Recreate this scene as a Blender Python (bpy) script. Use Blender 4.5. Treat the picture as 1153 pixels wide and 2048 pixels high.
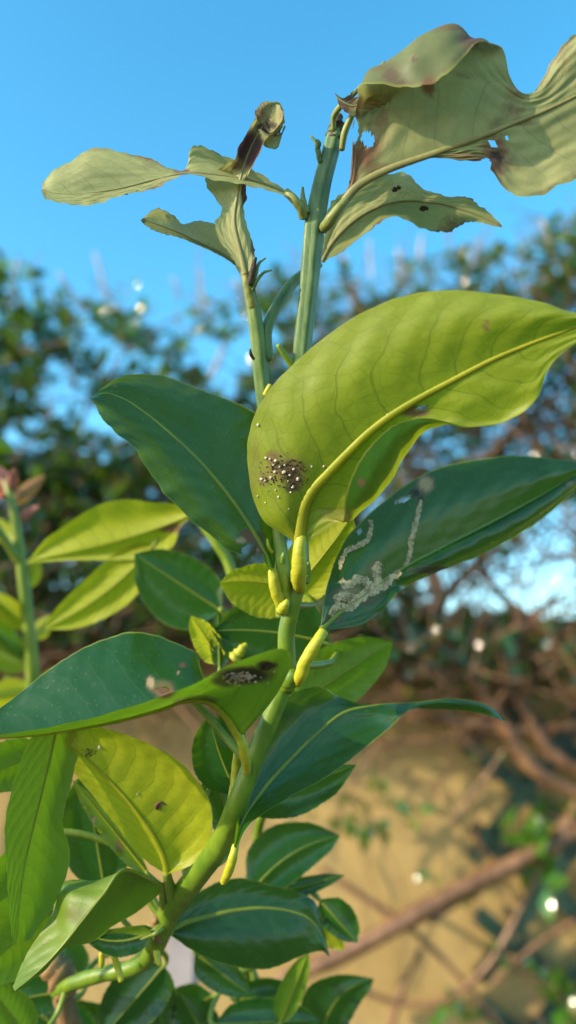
import bpy, bmesh, math, random
import numpy as np
from mathutils import Vector
from mathutils.bvhtree import BVHTree

for o in list(bpy.data.objects):
    bpy.data.objects.remove(o)
sc = bpy.context.scene
col = sc.collection
rad = math.radians

# ------------------------------------------------------------------ camera
FPX, CX, CY = 1490.0, 576.5, 1024.0
PITCH = rad(14)
CAM = np.array([0.0, 0.0, 1.20])
FW = np.array([0, math.cos(PITCH), math.sin(PITCH)])
UP = np.array([0, -math.sin(PITCH), math.cos(PITCH)])
RT = np.array([1.0, 0, 0])
D0 = 0.25
cam = bpy.data.cameras.new('camera')
cam.sensor_fit = 'VERTICAL'
cam.sensor_height = 36
cam.lens = 36 * FPX / 2048
cam.clip_start = 0.01
cam.clip_end = 2000
cam.dof.use_dof = True
cam.dof.focus_distance = 0.247
cam.dof.aperture_fstop = cam.lens / 4.8
co = bpy.data.objects.new('camera', cam)
col.objects.link(co)
co.location = CAM
co.rotation_euler = (math.pi / 2 + PITCH, 0, 0)
sc.camera = co

# ------------------------------------------------------------------ world, sun, exposure
SUN_EL = rad(22)
SUN_DIR = np.array([-0.90 * math.cos(SUN_EL), -0.436 * math.cos(SUN_EL), math.sin(SUN_EL)])
w = bpy.data.worlds.new('World')
sc.world = w
w.use_nodes = True
nt = w.node_tree
bg = nt.nodes['Background']
sky = nt.nodes.new('ShaderNodeTexSky')
sky.sky_type = 'NISHITA'
sky.sun_disc = False
sky.sun_elevation = SUN_EL
sky.sun_rotation = math.atan2(SUN_DIR[0], SUN_DIR[1])
sky.air_density = 1.0
sky.dust_density = 0.6
sky.ozone_density = 2.2
hs = nt.nodes.new('ShaderNodeHueSaturation')
hs.inputs['Hue'].default_value = 0.478
hs.inputs['Value'].default_value = 2.0
hs.inputs['Saturation'].default_value = 1.3
nt.links.new(sky.outputs[0], hs.inputs['Color'])
nt.links.new(hs.outputs[0], bg.inputs['Color'])
bg.inputs['Strength'].default_value = 0.15
sun = bpy.data.lights.new('sun', 'SUN')
sun.energy = 4.8
sun.angle = rad(0.5)
sun.color = (1.0, 0.83, 0.58)
so = bpy.data.objects.new('sun', sun)
col.objects.link(so)
so.rotation_euler = Vector(SUN_DIR).to_track_quat('Z', 'Y').to_euler()
so.location = (-3, -2, 4)
sc.view_settings.view_transform = 'Standard'
sc.view_settings.look = 'None'
sc.view_settings.gamma = 1
sc.view_settings.exposure = 0.55
sc.cycles.max_bounces = 6
sc.cycles.transparent_max_bounces = 8
sc.cycles.use_denoising = True

# ------------------------------------------------------------------ helpers
def P(x, y, d):
    return CAM + d * (FW + (x - CX) / FPX * RT + (CY - y) / FPX * UP)

def PM(x, y, mm=0.0):
    return P(x, y, D0 + mm * 0.001)

def Q(x, y, Y):
    r = FW + (x - CX) / FPX * RT + (CY - y) / FPX * UP
    return CAM + r * (Y / r[1])

def pix(p):
    q = np.asarray(p) - CAM
    d = q @ FW
    return np.stack([CX + FPX * (q @ RT) / d, CY - FPX * (q @ UP) / d], -1)

def tag(o, label=None, cat=None, group=None, kind=None):
    if label: o['label'] = label
    if cat: o['category'] = cat
    if group: o['group'] = group
    if kind: o['kind'] = kind
    return o

def empty(name, loc):
    o = bpy.data.objects.new(name, None)
    o.empty_display_size = 0.02
    col.objects.link(o)
    o.location = loc
    return o

def link(name, me, mat, parent=None, smooth=True):
    if mat is not None and not me.materials:
        me.materials.append(mat)
    if smooth:
        me.polygons.foreach_set('use_smooth', [True] * len(me.polygons))
    o = bpy.data.objects.new(name, me)
    col.objects.link(o)
    if parent is not None:
        o.parent = parent
        o.matrix_parent_inverse = parent_inv(parent)
    return o

def parent_inv(p):
    # an Empty stands at its thing's base; meshes keep world coordinates
    from mathutils import Matrix
    return Matrix.Translation(-p.location) if p.type == 'EMPTY' else Matrix.Identity(4)

def mesh(name, v, f):
    me = bpy.data.meshes.new(name)
    me.from_pydata([tuple(map(float, a)) for a in v], [], [tuple(map(int, a)) for a in f])
    me.update()
    return me

def herm(ctrl, tq, tp=None):
    """smooth curve through ctrl (n,k) at parameters tp, sampled at tq"""
    c = np.asarray(ctrl, float)
    n = len(c)
    if tp is None:
        dd = np.linalg.norm(np.diff(c[:, :3], axis=0), axis=1) + 1e-9
        tp = np.concatenate([[0], np.cumsum(dd)])
        tp = tp / tp[-1]
    if n == 2:
        u = ((tq - tp[0]) / (tp[1] - tp[0]))[:, None]
        return c[0] * (1 - u) + c[1] * u
    h = np.diff(tp)
    h = np.maximum(h, 1e-9)
    sh = (-1,) + (1,) * (c.ndim - 1)
    dl = np.diff(c, axis=0) / h.reshape(sh)
    m = np.empty_like(c)
    m[0] = dl[0]; m[-1] = dl[-1]
    ww = (h[:-1] / (h[:-1] + h[1:])).reshape(sh)
    m[1:-1] = dl[:-1] * (1 - ww) + dl[1:] * ww
    i = np.clip(np.searchsorted(tp, tq, 'right') - 1, 0, n - 2)
    u = ((tq - tp[i]) / h[i]).reshape(sh)
    hh = h[i].reshape(sh)
    return ((2*u**3-3*u**2+1) * c[i] + (u**3-2*u**2+u) * hh * m[i]
            + (-2*u**3+3*u**2) * c[i+1] + (u**3-u**2) * hh * m[i+1])

def tube_data(pts, radii, seg=None, sides=12, ribs=0, rib_amp=0.0, lump=0.0, seed=0, cap=True):
    pts = np.asarray(pts, float)
    n = seg or max(4, 6 * (len(pts) - 1))
    t = np.linspace(0, 1, n + 1)
    c = herm(np.concatenate([pts, np.asarray(radii, float)[:, None]], 1), t)
    p, r = c[:, :3], np.maximum(c[:, 3], 1e-5)
    tan = np.gradient(p, axis=0)
    tan /= np.linalg.norm(tan, axis=1)[:, None] + 1e-12
    a = np.array([0.31, 0.2, 0.93]) if abs(tan[0][2]) < 0.8 else np.array([1.0, 0.1, 0])
    nrm = a - tan[0] * (a @ tan[0]); nrm /= np.linalg.norm(nrm)
    rng = np.random.RandomState(seed)
    ph = rng.rand(6) * 6.28
    V, F = [], []
    th = np.linspace(0, 2 * math.pi, sides, endpoint=False)
    for i in range(n + 1):
        nrm = nrm - tan[i] * (nrm @ tan[i]); nrm /= np.linalg.norm(nrm) + 1e-12
        b = np.cross(tan[i], nrm)
        rr = r[i] * (1 + rib_amp * np.cos(ribs * th + 0.6 * t[i]) if ribs else np.ones(sides))
        if lump:
            rr = rr * (1 + lump * (np.sin(9 * t[i] + th + ph[0]) + np.sin(23 * t[i] - 2 * th + ph[1]) + .6 * np.sin(47 * t[i] + 3 * th + ph[2])))
        V.append(p[i] + np.cos(th)[:, None] * rr[:, None] * nrm + np.sin(th)[:, None] * rr[:, None] * b)
    V = np.concatenate(V)
    for i in range(n):
        for j in range(sides):
            k = (j + 1) % sides
            F.append((i*sides+j, i*sides+k, (i+1)*sides+k, (i+1)*sides+j))
    if cap:
        V = np.concatenate([V, [p[0] - tan[0] * r[0] * .5, p[-1] + tan[-1] * r[-1] * .5]])
        a, b = (n + 1) * sides, (n + 1) * sides + 1
        for j in range(sides):
            k = (j + 1) % sides
            F.append((a, k, j))
            F.append((b, n*sides+j, n*sides+k))
    return V, F

def tube(name, pts, radii, mat, parent=None, **kw):
    V, F = tube_data(pts, radii, **kw)
    return link(name, mesh(name, V, F), mat, parent)

STEMS = []
def ptube(name, pp, mat, parent=None, **kw):
    """pp: (x, y, mm, radius in reference pixels at the subject)"""
    pts = [PM(a[0], a[1], a[2]) for a in pp]
    r = [a[3] / FPX * (D0 + a[2] * .001) for a in pp]
    if name in ('main_stem', 'rear_shoot', 'low_branch', 'side_shoot'):
        STEMS.extend(herm(np.array(pts), np.linspace(.05, .95, 24)))
    return tube(name, pts, r, mat, parent, **kw)

# ------------------------------------------------------------------ materials
class NB:
    def __init__(s, name):
        s.m = bpy.data.materials.new(name)
        s.m.use_nodes = True
        s.t = s.m.node_tree
        s.t.nodes.clear()
        s.out = s.t.nodes.new('ShaderNodeOutputMaterial')
    def n(s, typ, **kw):
        nd = s.t.nodes.new(typ)
        for k, v in kw.items():
            setattr(nd, k, v)
        return nd
    def put(s, sock, v):
        if hasattr(v, 'is_output'):
            s.t.links.new(v, sock)
        else:
            if isinstance(v, tuple) and len(v) == 3 and sock.type == 'RGBA':
                v = v + (1.0,)
            sock.default_value = v
    def math(s, op, a, b=0.0, c=0.0):
        nd = s.n('ShaderNodeMath', operation=op)
        s.put(nd.inputs[0], a); s.put(nd.inputs[1], b); s.put(nd.inputs[2], c)
        return nd.outputs[0]
    def mix(s, f, a, b):
        nd = s.n('ShaderNodeMix', data_type='RGBA')
        s.put(nd.inputs[0], f); s.put(nd.inputs[6], a); s.put(nd.inputs[7], b)
        return nd.outputs[2]
    def mixf(s, f, a, b):
        nd = s.n('ShaderNodeMix', data_type='FLOAT')
        s.put(nd.inputs[0], f); s.put(nd.inputs[2], a); s.put(nd.inputs[3], b)
        return nd.outputs[0]
    def ramp(s, v, lo, hi, a=0.0, b=1.0):
        nd = s.n('ShaderNodeMapRange', interpolation_type='SMOOTHSTEP')
        s.put(nd.inputs[0], v)
        for i, x in enumerate((lo, hi, a, b)):
            nd.inputs[i + 1].default_value = x
        return nd.outputs[0]
    def noise(s, scale, vec=None, detail=4, rough=.55):
        nd = s.n('ShaderNodeTexNoise')
        nd.inputs['Scale'].default_value = scale
        nd.inputs['Detail'].default_value = detail
        nd.inputs['Roughness'].default_value = rough
        if vec is not None: s.t.links.new(vec, nd.inputs['Vector'])
        return nd.outputs['Fac']
    def obj(s):
        return s.n('ShaderNodeTexCoord').outputs['Object']
    def bump(s, h, strength, dist):
        nd = s.n('ShaderNodeBump')
        nd.inputs['Strength'].default_value = strength
        nd.inputs['Distance'].default_value = dist
        s.t.links.new(h, nd.inputs['Height'])
        return nd.outputs[0]
    def bsdf(s, color, rough, spec=.5, normal=None, sss=0):
        nd = s.n('ShaderNodeBsdfPrincipled')
        s.put(nd.inputs['Base Color'], color)
        s.put(nd.inputs['Roughness'], rough)
        s.put(nd.inputs['Specular IOR Level'], spec)
        if normal is not None: s.t.links.new(normal, nd.inputs['Normal'])
        return nd.outputs[0]
    def end(s, sh):
        s.t.links.new(sh, s.out.inputs['Surface'])
        return s.m

def leaf_material(name, top, under, trans, vein_top, vein_under, rough_top=.3, rough_under=.5,
                  tfac=.38, vein_amt=.5, dots=.5, mott=.5, spec=.5, speckle=(.16, .19, .05), blotch=0.0):
    b = NB(name)
    uv = b.n('ShaderNodeUVMap').outputs[0]
    sp = b.n('ShaderNodeSeparateXYZ'); b.t.links.new(uv, sp.inputs[0])
    s_, v_ = sp.outputs[0], sp.outputs[1]
    tt = b.math('MULTIPLY_ADD', v_, 2.0, -1.0)
    u = b.math('ABSOLUTE', tt)
    back = b.n('ShaderNodeNewGeometry').outputs['Backfacing']
    oc = b.obj()
    rnd = b.n('ShaderNodeObjectInfo').outputs['Random']
    # secondary veins: leave the midrib and sweep towards the tip
    side = b.math('GREATER_THAN', tt, 0.0)
    wob = b.noise(5.0, uv, 2)
    q = b.math('MULTIPLY_ADD', b.math('POWER', u, 1.35), -0.24, s_)
    q = b.math('MULTIPLY_ADD', side, 0.043, q)
    q = b.math('MULTIPLY_ADD', wob, 0.07, q)
    fr = b.math('FRACT', b.math('MULTIPLY', q, 10.5))
    dv = b.math('ABSOLUTE', b.math('SUBTRACT', fr, .5))
    vein = b.ramp(dv, 0.0, 0.055, 1.0, 0.0)
    vein = b.math('MULTIPLY', vein, b.ramp(u, .55, .97, 1.0, 0.15))
    vb = b.ramp(dv, 0.0, 0.35, 1.0, 0.0)
    mp = b.n('ShaderNodeMapping'); mp.inputs['Scale'].default_value = (26, 15, 1)
    b.t.links.new(uv, mp.inputs[0])
    vo = b.n('ShaderNodeTexVoronoi', feature='DISTANCE_TO_EDGE'); vo.inputs['Scale'].default_value = 1.0
    b.t.links.new(mp.outputs[0], vo.inputs['Vector'])
    ret = b.ramp(vo.outputs['Distance'], 0.0, .09, 1.0, 0.0)
    mp2 = b.n('ShaderNodeMapping'); mp2.inputs['Scale'].default_value = (75, 44, 1)
    b.t.links.new(uv, mp2.inputs[0])
    vo2 = b.n('ShaderNodeTexVoronoi', feature='DISTANCE_TO_EDGE'); vo2.inputs['Scale'].default_value = 1.0
    b.t.links.new(mp2.outputs[0], vo2.inputs['Vector'])
    ret2 = b.ramp(vo2.outputs['Distance'], 0.0, .12, 1.0, 0.0)
    net = b.math('MAXIMUM', b.math('MULTIPLY', ret, .35), b.math('MULTIPLY', ret2, .16))
    veins = b.math('MAXIMUM', vein, net)
    midl = b.ramp(u, 0.010, 0.032, 1.0, 0.0)
    # oil glands
    vd = b.n('ShaderNodeTexVoronoi'); vd.inputs['Scale'].default_value = 620
    b.t.links.new(oc, vd.inputs['Vector'])
    dot = b.ramp(vd.outputs['Distance'], .10, .26, 1.0, 0.0)
    dot = b.math('MULTIPLY', dot, b.math('GREATER_THAN', vd.outputs['Color'], .45))
    n1 = b.noise(55, oc, 5)
    n2 = b.noise(260, oc, 3)
    tone = b.math('ADD', b.math('MULTIPLY_ADD', n1, .8 * mott, 1 - .4 * mott), b.math('MULTIPLY_ADD', n2, .3 * mott, -.15 * mott))
    tone = b.math('MULTIPLY', tone, b.math('MULTIPLY_ADD', rnd, .3, .85))
    def scale(c):
        vm = b.n('ShaderNodeVectorMath', operation='SCALE')
        b.put(vm.inputs[0], c)
        b.t.links.new(tone, vm.inputs['Scale'])
        return vm.outputs[0]
    ct = b.mix(b.math('MULTIPLY', b.math('MULTIPLY', vein, vein_amt), .22), scale(top), vein_top)
    ct = b.mix(b.math('MULTIPLY', dot, dots * .75), ct, speckle)
    ct = b.mix(b.math('MULTIPLY', midl, .9), ct, vein_top)
    cu = b.mix(b.math('MULTIPLY', veins, vein_amt), scale(under), vein_under)
    base = b.mix(back, ct, cu)
    tr = b.mix(b.math('MULTIPLY', veins, .55 * vein_amt), scale(trans), tuple(x * .45 for x in trans))
    if blotch:                                               # scorched, mottled patches
        nb = b.noise(38, oc, 6, .65)
        bl = b.math('MULTIPLY', b.ramp(b.math('MULTIPLY_ADD', u, .10, nb), .60, .74), blotch)
        base = b.mix(bl, base, (.17, .10, .05)); tr = b.mix(bl, tr, (.20, .10, .04))
        lg = b.math('MULTIPLY', b.ramp(b.noise(70, oc, 4), .58, .70), blotch * .6)
        base = b.mix(lg, base, (.36, .35, .17))
        eb = b.math('MULTIPLY', b.math('MULTIPLY', b.ramp(u, .90, .985), b.ramp(nb, .42, .58)), blotch)
        base = b.mix(eb, base, (.12, .06, .035)); tr = b.mix(eb, tr, (.12, .06, .035))
    rim = b.ramp(u, .972, .99)
    base = b.mix(b.math('MULTIPLY', rim, .7), base, (.27, .29, .05))
    at = b.n('ShaderNodeAttribute', attribute_name='damage')
    base = b.mix(at.outputs['Alpha'], base, at.outputs['Color'])
    tr = b.mix(at.outputs['Alpha'], tr, at.outputs['Color'])
    ro = b.mixf(back, rough_top, rough_under)
    ro = b.math('MULTIPLY_ADD', n2, .14, b.math('ADD', ro, -.07))
    ro = b.mixf(at.outputs['Alpha'], ro, .8)
    hgt = b.math('MULTIPLY', b.math('ADD', b.math('MULTIPLY', vb, .5), b.math('MULTIPLY', net, .35)), b.mixf(back, .25, 1.0))
    hgt = b.math('ADD', hgt, b.math('MULTIPLY', n2, .5))
    hgt = b.math('ADD', hgt, b.math('MULTIPLY', dot, .22))
    nrm = b.bump(hgt, .28, .0005)
    pb = b.bsdf(base, ro, spec, nrm)
    tl = b.n('ShaderNodeBsdfTranslucent')
    b.t.links.new(tr, tl.inputs['Color'])
    b.t.links.new(nrm, tl.inputs['Normal'])
    mx = b.n('ShaderNodeMixShader')
    b.put(mx.inputs[0], b.math('MULTIPLY', b.math('MULTIPLY_ADD', at.outputs['Alpha'], -.6, 1.0), tfac))
    b.t.links.new(pb, mx.inputs[1]); b.t.links.new(tl.outputs[0], mx.inputs[2])
    return b.end(mx.outputs[0])

M = {}
M['leaf'] = leaf_material('lemon_leaf', (.010, .060, .013), (.135, .225, .013), (.17, .36, .007),
                          (.13, .21, .05), (.11, .16, .012), rough_top=.25, spec=.55, tfac=.32, vein_amt=.7)
M['pale'] = leaf_material('pale_lemon_leaf', (.075, .16, .02), (.37, .40, .014), (.52, .56, .010),
                          (.22, .28, .04), (.15, .20, .010), rough_top=.36, vein_amt=.75)
M['big'] = leaf_material('big_lemon_leaf', (.022, .125, .018), (.27, .32, .018), (.38, .50, .010),
                         (.10, .24, .03), (.15, .19, .012), rough_top=.33, vein_amt=1.0, tfac=.40)
M['dry'] = leaf_material('withered_lemon_leaf', (.17, .20, .075), (.31, .32, .12), (.42, .42, .13),
                         (.25, .25, .11), (.17, .17, .065), rough_top=.5, rough_under=.6, tfac=.36,
                         vein_amt=.6, dots=.2, mott=.9, blotch=.8)

def stem_material(name, c1, c2, rough=.42, sc_=300, bumpd=.0004, tl=0.0, streak=True):
    b = NB(name)
    oc = b.obj()
    mp = b.n('ShaderNodeMapping'); mp.inputs['Scale'].default_value = (1, 1, (.18 if streak is True else streak) if streak else 1)
    b.t.links.new(oc, mp.inputs[0])
    n1 = b.noise(sc_, mp.outputs[0], 5)
    n2 = b.noise(sc_ * .25, oc, 4)
    f = b.ramp(b.math('MULTIPLY_ADD', n1, .6, b.math('MULTIPLY', n2, .5)), .38, .72)
    c = b.mix(f, c1, c2)
    nrm = b.bump(n1, .5, bumpd)
    s = b.bsdf(c, rough, .45, nrm)
    if tl:
        t = b.n('ShaderNodeBsdfTranslucent'); b.t.links.new(c, t.inputs['Color'])
        mx = b.n('ShaderNodeMixShader'); mx.inputs[0].default_value = tl
        b.t.links.new(s, mx.inputs[1]); b.t.links.new(t.outputs[0], mx.inputs[2])
        s = mx.outputs[0]
    return b.end(s)

M['stem'] = stem_material('green_stem', (.075, .150, .008), (.15, .23, .014))
M['young'] = stem_material('ribbed_young_stem', (.048, .115, .026), (.12, .19, .055), .5, 420, .0006)
M['shoot'] = stem_material('yellow_green_shoot', (.12, .21, .015), (.26, .33, .03))
M['petiole'] = stem_material('yellow_petiole', (.30, .32, .012), (.45, .42, .022), .5, 260, .00018, streak=3.5)
M['petiole_green'] = stem_material('green_petiole', (.10, .17, .014), (.20, .26, .03), .42, 240, .0003)
M['petiole_dry'] = stem_material('olive_petiole', (.12, .16, .035), (.22, .24, .06), .5, 300, .0004)
M['rib'] = stem_material('leaf_midrib', (.17, .23, .02), (.24, .29, .03), .45, 200, .0002, tl=.2)
M['rib_pale'] = stem_material('pale_leaf_midrib', (.27, .31, .012), (.36, .37, .02), .45, 200, .0002, tl=.25)
M['rib_dry'] = stem_material('withered_midrib', (.19, .20, .07), (.28, .27, .10), .5, 300, .0003, tl=.15)
M['brown'] = stem_material('dry_brown', (.045, .018, .014), (.16, .075, .045), .8, 500, .0006, streak=False)
M['bark'] = stem_material('hedge_bark', (.10, .050, .024), (.27, .145, .07), .38, 60, .004)
M['bark_pale'] = stem_material('pale_twig_bark', (.30, .25, .23), (.55, .47, .45), .4, 90, .002)
M['bark_grey'] = stem_material('grey_wood', (.22, .19, .18), (.38, .33, .32), .7, 60, .003)
M['trunk'] = stem_material('tan_woody_trunk', (.15, .085, .03), (.34, .20, .08), .75, 120, .002)
M['bug'] = stem_material('white_wax', (.34, .29, .20), (.66, .60, .47), .8, 900, .0003, streak=False)
M['soot'] = stem_material('black_mould', (.014, .010, .006), (.075, .050, .022), .8, 900, .0003, streak=False)

def mine_material():
    b = NB('dried_leaf_mine')
    oc = b.obj()
    n1 = b.noise(420, oc, 6, .65)
    n2 = b.noise(1300, oc, 3)
    c = b.mix(b.ramp(n1, .40, .62), (.24, .19, .08), (.52, .40, .20))
    c = b.mix(b.ramp(n2, .58, .68), c, (.72, .60, .38))
    c = b.mix(b.ramp(n1, .30, .40, 1, 0), c, (.12, .06, .035))
    return b.end(b.bsdf(c, .5, .5, b.bump(n1, .9, .0008)))
M['mine'] = mine_material()

DMG = {'brown': (.13, .065, .03), 'tan': (.42, .30, .15), 'dark': (.022, .012, .012), 'purple': (.07, .026, .03),
       'soot': (.020, .022, .008), 'rust': (.17, .07, .035), 'yellow': (.36, .34, .03), 'olive': (.09, .10, .02)}

# ------------------------------------------------------------------ leaf builder
def vnoise(x, seed):
    rng = np.random.RandomState(seed)
    a, p = rng.rand(5), rng.rand(5) * 6.28
    f = np.array([5, 11, 19, 37, 61]) * (1 + .2 * rng.rand(5))
    return sum(a[i] * np.sin(f[i] * x + p[i]) / (1 + i * .35) for i in range(5)) / 2.2

LEAVES = {}

def leaf(key, root, rows, face, mat='leaf', at=(0, 0, 0), gx=0, gy=0, foldA=0, foldB=0, cupA=0, cupB=0,
         wave=1.0, quilt=.22, ns=90, nh=26, petiole=None, pet_mat='petiole', mid_r=None, damage=(), holes=(), face_half=None, rib_mat=None,
         crenate=.25, seed=1, label=None, parts=True):
    """rows: (mid, A-list, B-list) from base to tip; points (x, y[, extra mm]); plane depth from at/gx/gy"""
    def dz(p, fold=0):
        return at[2] + gx * (p[0] - at[0]) / 100 + gy * (p[1] - at[1]) / 100 + fold + (p[2] if len(p) > 2 else 0)
    tm = np.array([r[0][:2] for r in rows], float)
    dd = np.linalg.norm(np.diff(tm, axis=0), axis=1) + 1e-6
    tp = np.concatenate([[0], np.cumsum(dd)]); tp /= tp[-1]
    uh = np.linspace(0, 1, nh + 1)
    ctrl = []
    for m, A, B in rows:
        pm = PM(m[0], m[1], dz(m))
        halves = []
        for H, fold, cup in ((A, foldA, cupA), (B, foldB, cupB)):
            if isinstance(H, tuple): H = [H]
            pts = [pm] + [PM(p[0], p[1], dz(p, fold * (k + 1) / len(H))) for k, p in enumerate(H)]
            if len(pts) == 2:
                wid = np.linalg.norm(pts[1] - pts[0])
                midp = (pts[0] + pts[1]) / 2 + FW * cup * .001 * min(1, wid / .012)
                pts = [pts[0], midp, pts[1]]
            halves.append(herm(np.array(pts), uh) if np.linalg.norm(pts[-1] - pts[0]) > 1e-7 else np.repeat(pm[None], nh + 1, 0))
        ctrl.append(np.concatenate([halves[0][::-1], halves[1][1:]]))
    ctrl = np.array(ctrl)
    x = np.linspace(0, 1, ns + 1)
    sq = .55 * x + .45 * (.5 - .5 * np.cos(math.pi * x))
    G = herm(ctrl, sq, tp)                                    # (ns+1, 2nh+1, 3)
    tt = np.concatenate([-uh[::-1], uh[1:]])
    U = np.abs(tt)[None, :]
    # crenate margin
    for sgn, e in ((0, 0), (1, -1)):
        inner = G[:, 3] if e == 0 else G[:, -4]
        edge = G[:, e]
        wv = np.linalg.norm(G[:, nh] - edge, axis=1)
        amp = crenate * .001 * (np.abs(np.sin(sq * 70 + 2.5 * np.sin(sq * 9 + seed) + sgn)) - .6 + .9 * vnoise(sq * 4, seed + 7 + sgn)) * np.clip(wv / .004, 0, 1)
        d = edge - inner
        ln = np.linalg.norm(d, axis=1)[:, None] + 1e-9
        for k in range(3):
            c = k if e == 0 else -1 - k
            G[:, c] += d / ln * (amp * (1 - k / 3.))[:, None]
    N = np.cross(np.gradient(G, axis=0), np.gradient(G, axis=1))
    ln = np.linalg.norm(N, axis=2, keepdims=True)
    N = N / (ln + 1e-12)
    # top-side orientation
    view = (G - CAM)
    fa = np.sum(N * view, axis=2)[8:-8]
    facing = np.median(fa[:, 4:nh - 2] if face_half == 'A' else fa[:, nh + 2:-4] if face_half == 'B' else fa[:, 6:-6])
    flip = (facing > 0) == (face == 'top')
    if flip: N = -N
    S = np.repeat(sq[:, None], 2 * nh + 1, 1)
    env = np.sin(np.clip(S, 0, 1) * math.pi) ** .5
    und = wave * .001 * (U ** 2) * np.stack([np.interp(tt, [-1, 1], [a, b]) for a, b in zip(vnoise(sq * 1.3, seed), vnoise(sq * 1.3, seed + 50))])
    qq = S - .24 * U ** 1.35 + np.where(tt > 0, .043, 0)[None, :]
    crk = (.24 if mat == 'dry' else .04) * .001 * np.array([[math.sin(9 * a + 31 * b_ + seed) * math.sin(27 * a - 7 * b_ + 2 * math.sin(14 * a)) for b_ in tt] for a in sq])
    wd_ = np.linalg.norm(G[:, 0] - G[:, -1], axis=1)
    crk = crk * np.clip(wd_ / .02, 0, 1)[:, None] ** 1.5
    und = und + crk
    qu = quilt * .001 * (np.abs(np.sin(math.pi * (qq * 10.5 + .35))) - .5) * np.clip(U * 5, 0, 1) * np.clip((1 - U) * 4, 0, 1)
    G = G + N * ((und + qu) * env)[..., None]
    V = G.reshape(-1, 3)
    nc = 2 * nh + 1
    px = pix(V)
    fc = []
    keep_holes = holes
    warp = np.stack([vnoise(V[:, 0] * 60 + V[:, 2] * 35, seed + 3), vnoise(V[:, 2] * 60 - V[:, 0] * 30, seed + 4)], 1)
    pxw = px + warp * 4
    cent = pxw.reshape(ns + 1, nc, 2)
    cent = (cent[:-1, :-1] + cent[1:, 1:] + cent[1:, :-1] + cent[:-1, 1:]) / 4
    dead = np.zeros(cent.shape[:2], bool)
    for hx, hy, rx, ry, *an in keep_holes:
        a = rad(an[0]) if an else 0
        dx, dy = cent[..., 0] - hx, cent[..., 1] - hy
        e = ((dx * math.cos(a) + dy * math.sin(a)) / rx) ** 2 + ((-dx * math.sin(a) + dy * math.cos(a)) / ry) ** 2
        dead |= e < 1
    for i in range(ns):
        for j in range(nc - 1):
            if dead[i, j]: continue
            f = (i*nc+j, (i+1)*nc+j, (i+1)*nc+j+1, i*nc+j+1)
            fc.append(f[::-1] if flip else f)
    me = mesh('leaf', V, fc)
    uvl = me.uv_layers.new(name='UVMap')
    vi = np.empty(len(me.loops), np.int32); me.loops.foreach_get('vertex_index', vi)
    uvs = np.stack([S.reshape(-1), np.tile((tt + 1) / 2, ns + 1)], 1)
    uvl.data.foreach_set('uv', uvs[vi].reshape(-1).astype(np.float32))
    ca = me.color_attributes.new('damage', 'FLOAT_COLOR', 'POINT')
    C = np.zeros((len(V), 4))
    C[:, :3] = DMG['brown']
    for dx, dy, r, kind, st in damage:
        rr = np.array(r if isinstance(r, tuple) else (r, r), float)
        dist = np.sqrt((((pxw - (dx, dy)) / rr) ** 2).sum(1)) + .18 * vnoise(px[:, 0] * .07 + px[:, 1] * .05, seed + 9)
        a = np.clip((1.2 - dist) / .5, 0, 1) ** .7 * st
        C[:, :3] = C[:, :3] * (1 - a[:, None]) + np.array(DMG[kind]) * a[:, None]
        C[:, 3] = np.maximum(C[:, 3], a)
    ca.data.foreach_set('color', C.reshape(-1).astype(np.float32))
    o = link('leaf', me, M[mat], root)
    if label: o['label'] = label
    # midrib on the underside
    r0 = mid_r if mid_r is not None else 7
    mm = G[:, nh]
    nn = N[:, nh]
    if r0 and parts:
        k = int(ns * .95)
        rr = r0 / FPX * D0 * (np.linspace(1, 0.0, k + 1) ** 1.1 * .93 + .07)
        c, n_ = mm[:k + 1], nn[:k + 1]
        tg = np.gradient(c, axis=0); tg /= np.linalg.norm(tg, axis=1)[:, None] + 1e-12
        sd = np.cross(tg, n_)
        th = np.linspace(0, 2 * math.pi, 10, endpoint=False)
        RV = (c[:, None] + np.cos(th)[None, :, None] * (sd * rr[:, None])[:, None] - n_[:, None] * (rr * .18)[:, None, None]
              + np.sin(th)[None, :, None] * (n_ * (rr * .55)[:, None])[:, None]).reshape(-1, 3)
        RF = [(i*10+j, i*10+(j+1) % 10, (i+1)*10+(j+1) % 10, (i+1)*10+j) for i in range(k) for j in range(10)]
        link('midrib', mesh('midrib', RV, RF), M[rib_mat or {'leaf': 'rib', 'big': 'rib_pale', 'pale': 'rib_pale', 'dry': 'rib_dry'}[mat]], o)
    if petiole:
        ptube('petiole', petiole, M[pet_mat], o, seg=26, sides=14, lump=.025, seed=seed)
    LEAVES[key] = (o, BVHTree.FromPolygons([tuple(a) for a in V], fc), G, N)
    return o

def hit(key, x, y):
    r = Vector(FW + (x - CX) / FPX * RT + (CY - y) / FPX * UP).normalized()
    loc, n, i, d = LEAVES[key][1].ray_cast(Vector(CAM), r)
    if loc is None: return None, None
    if n.dot(r) > 0: n = -n
    return np.array(loc), np.array(n)

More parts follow.
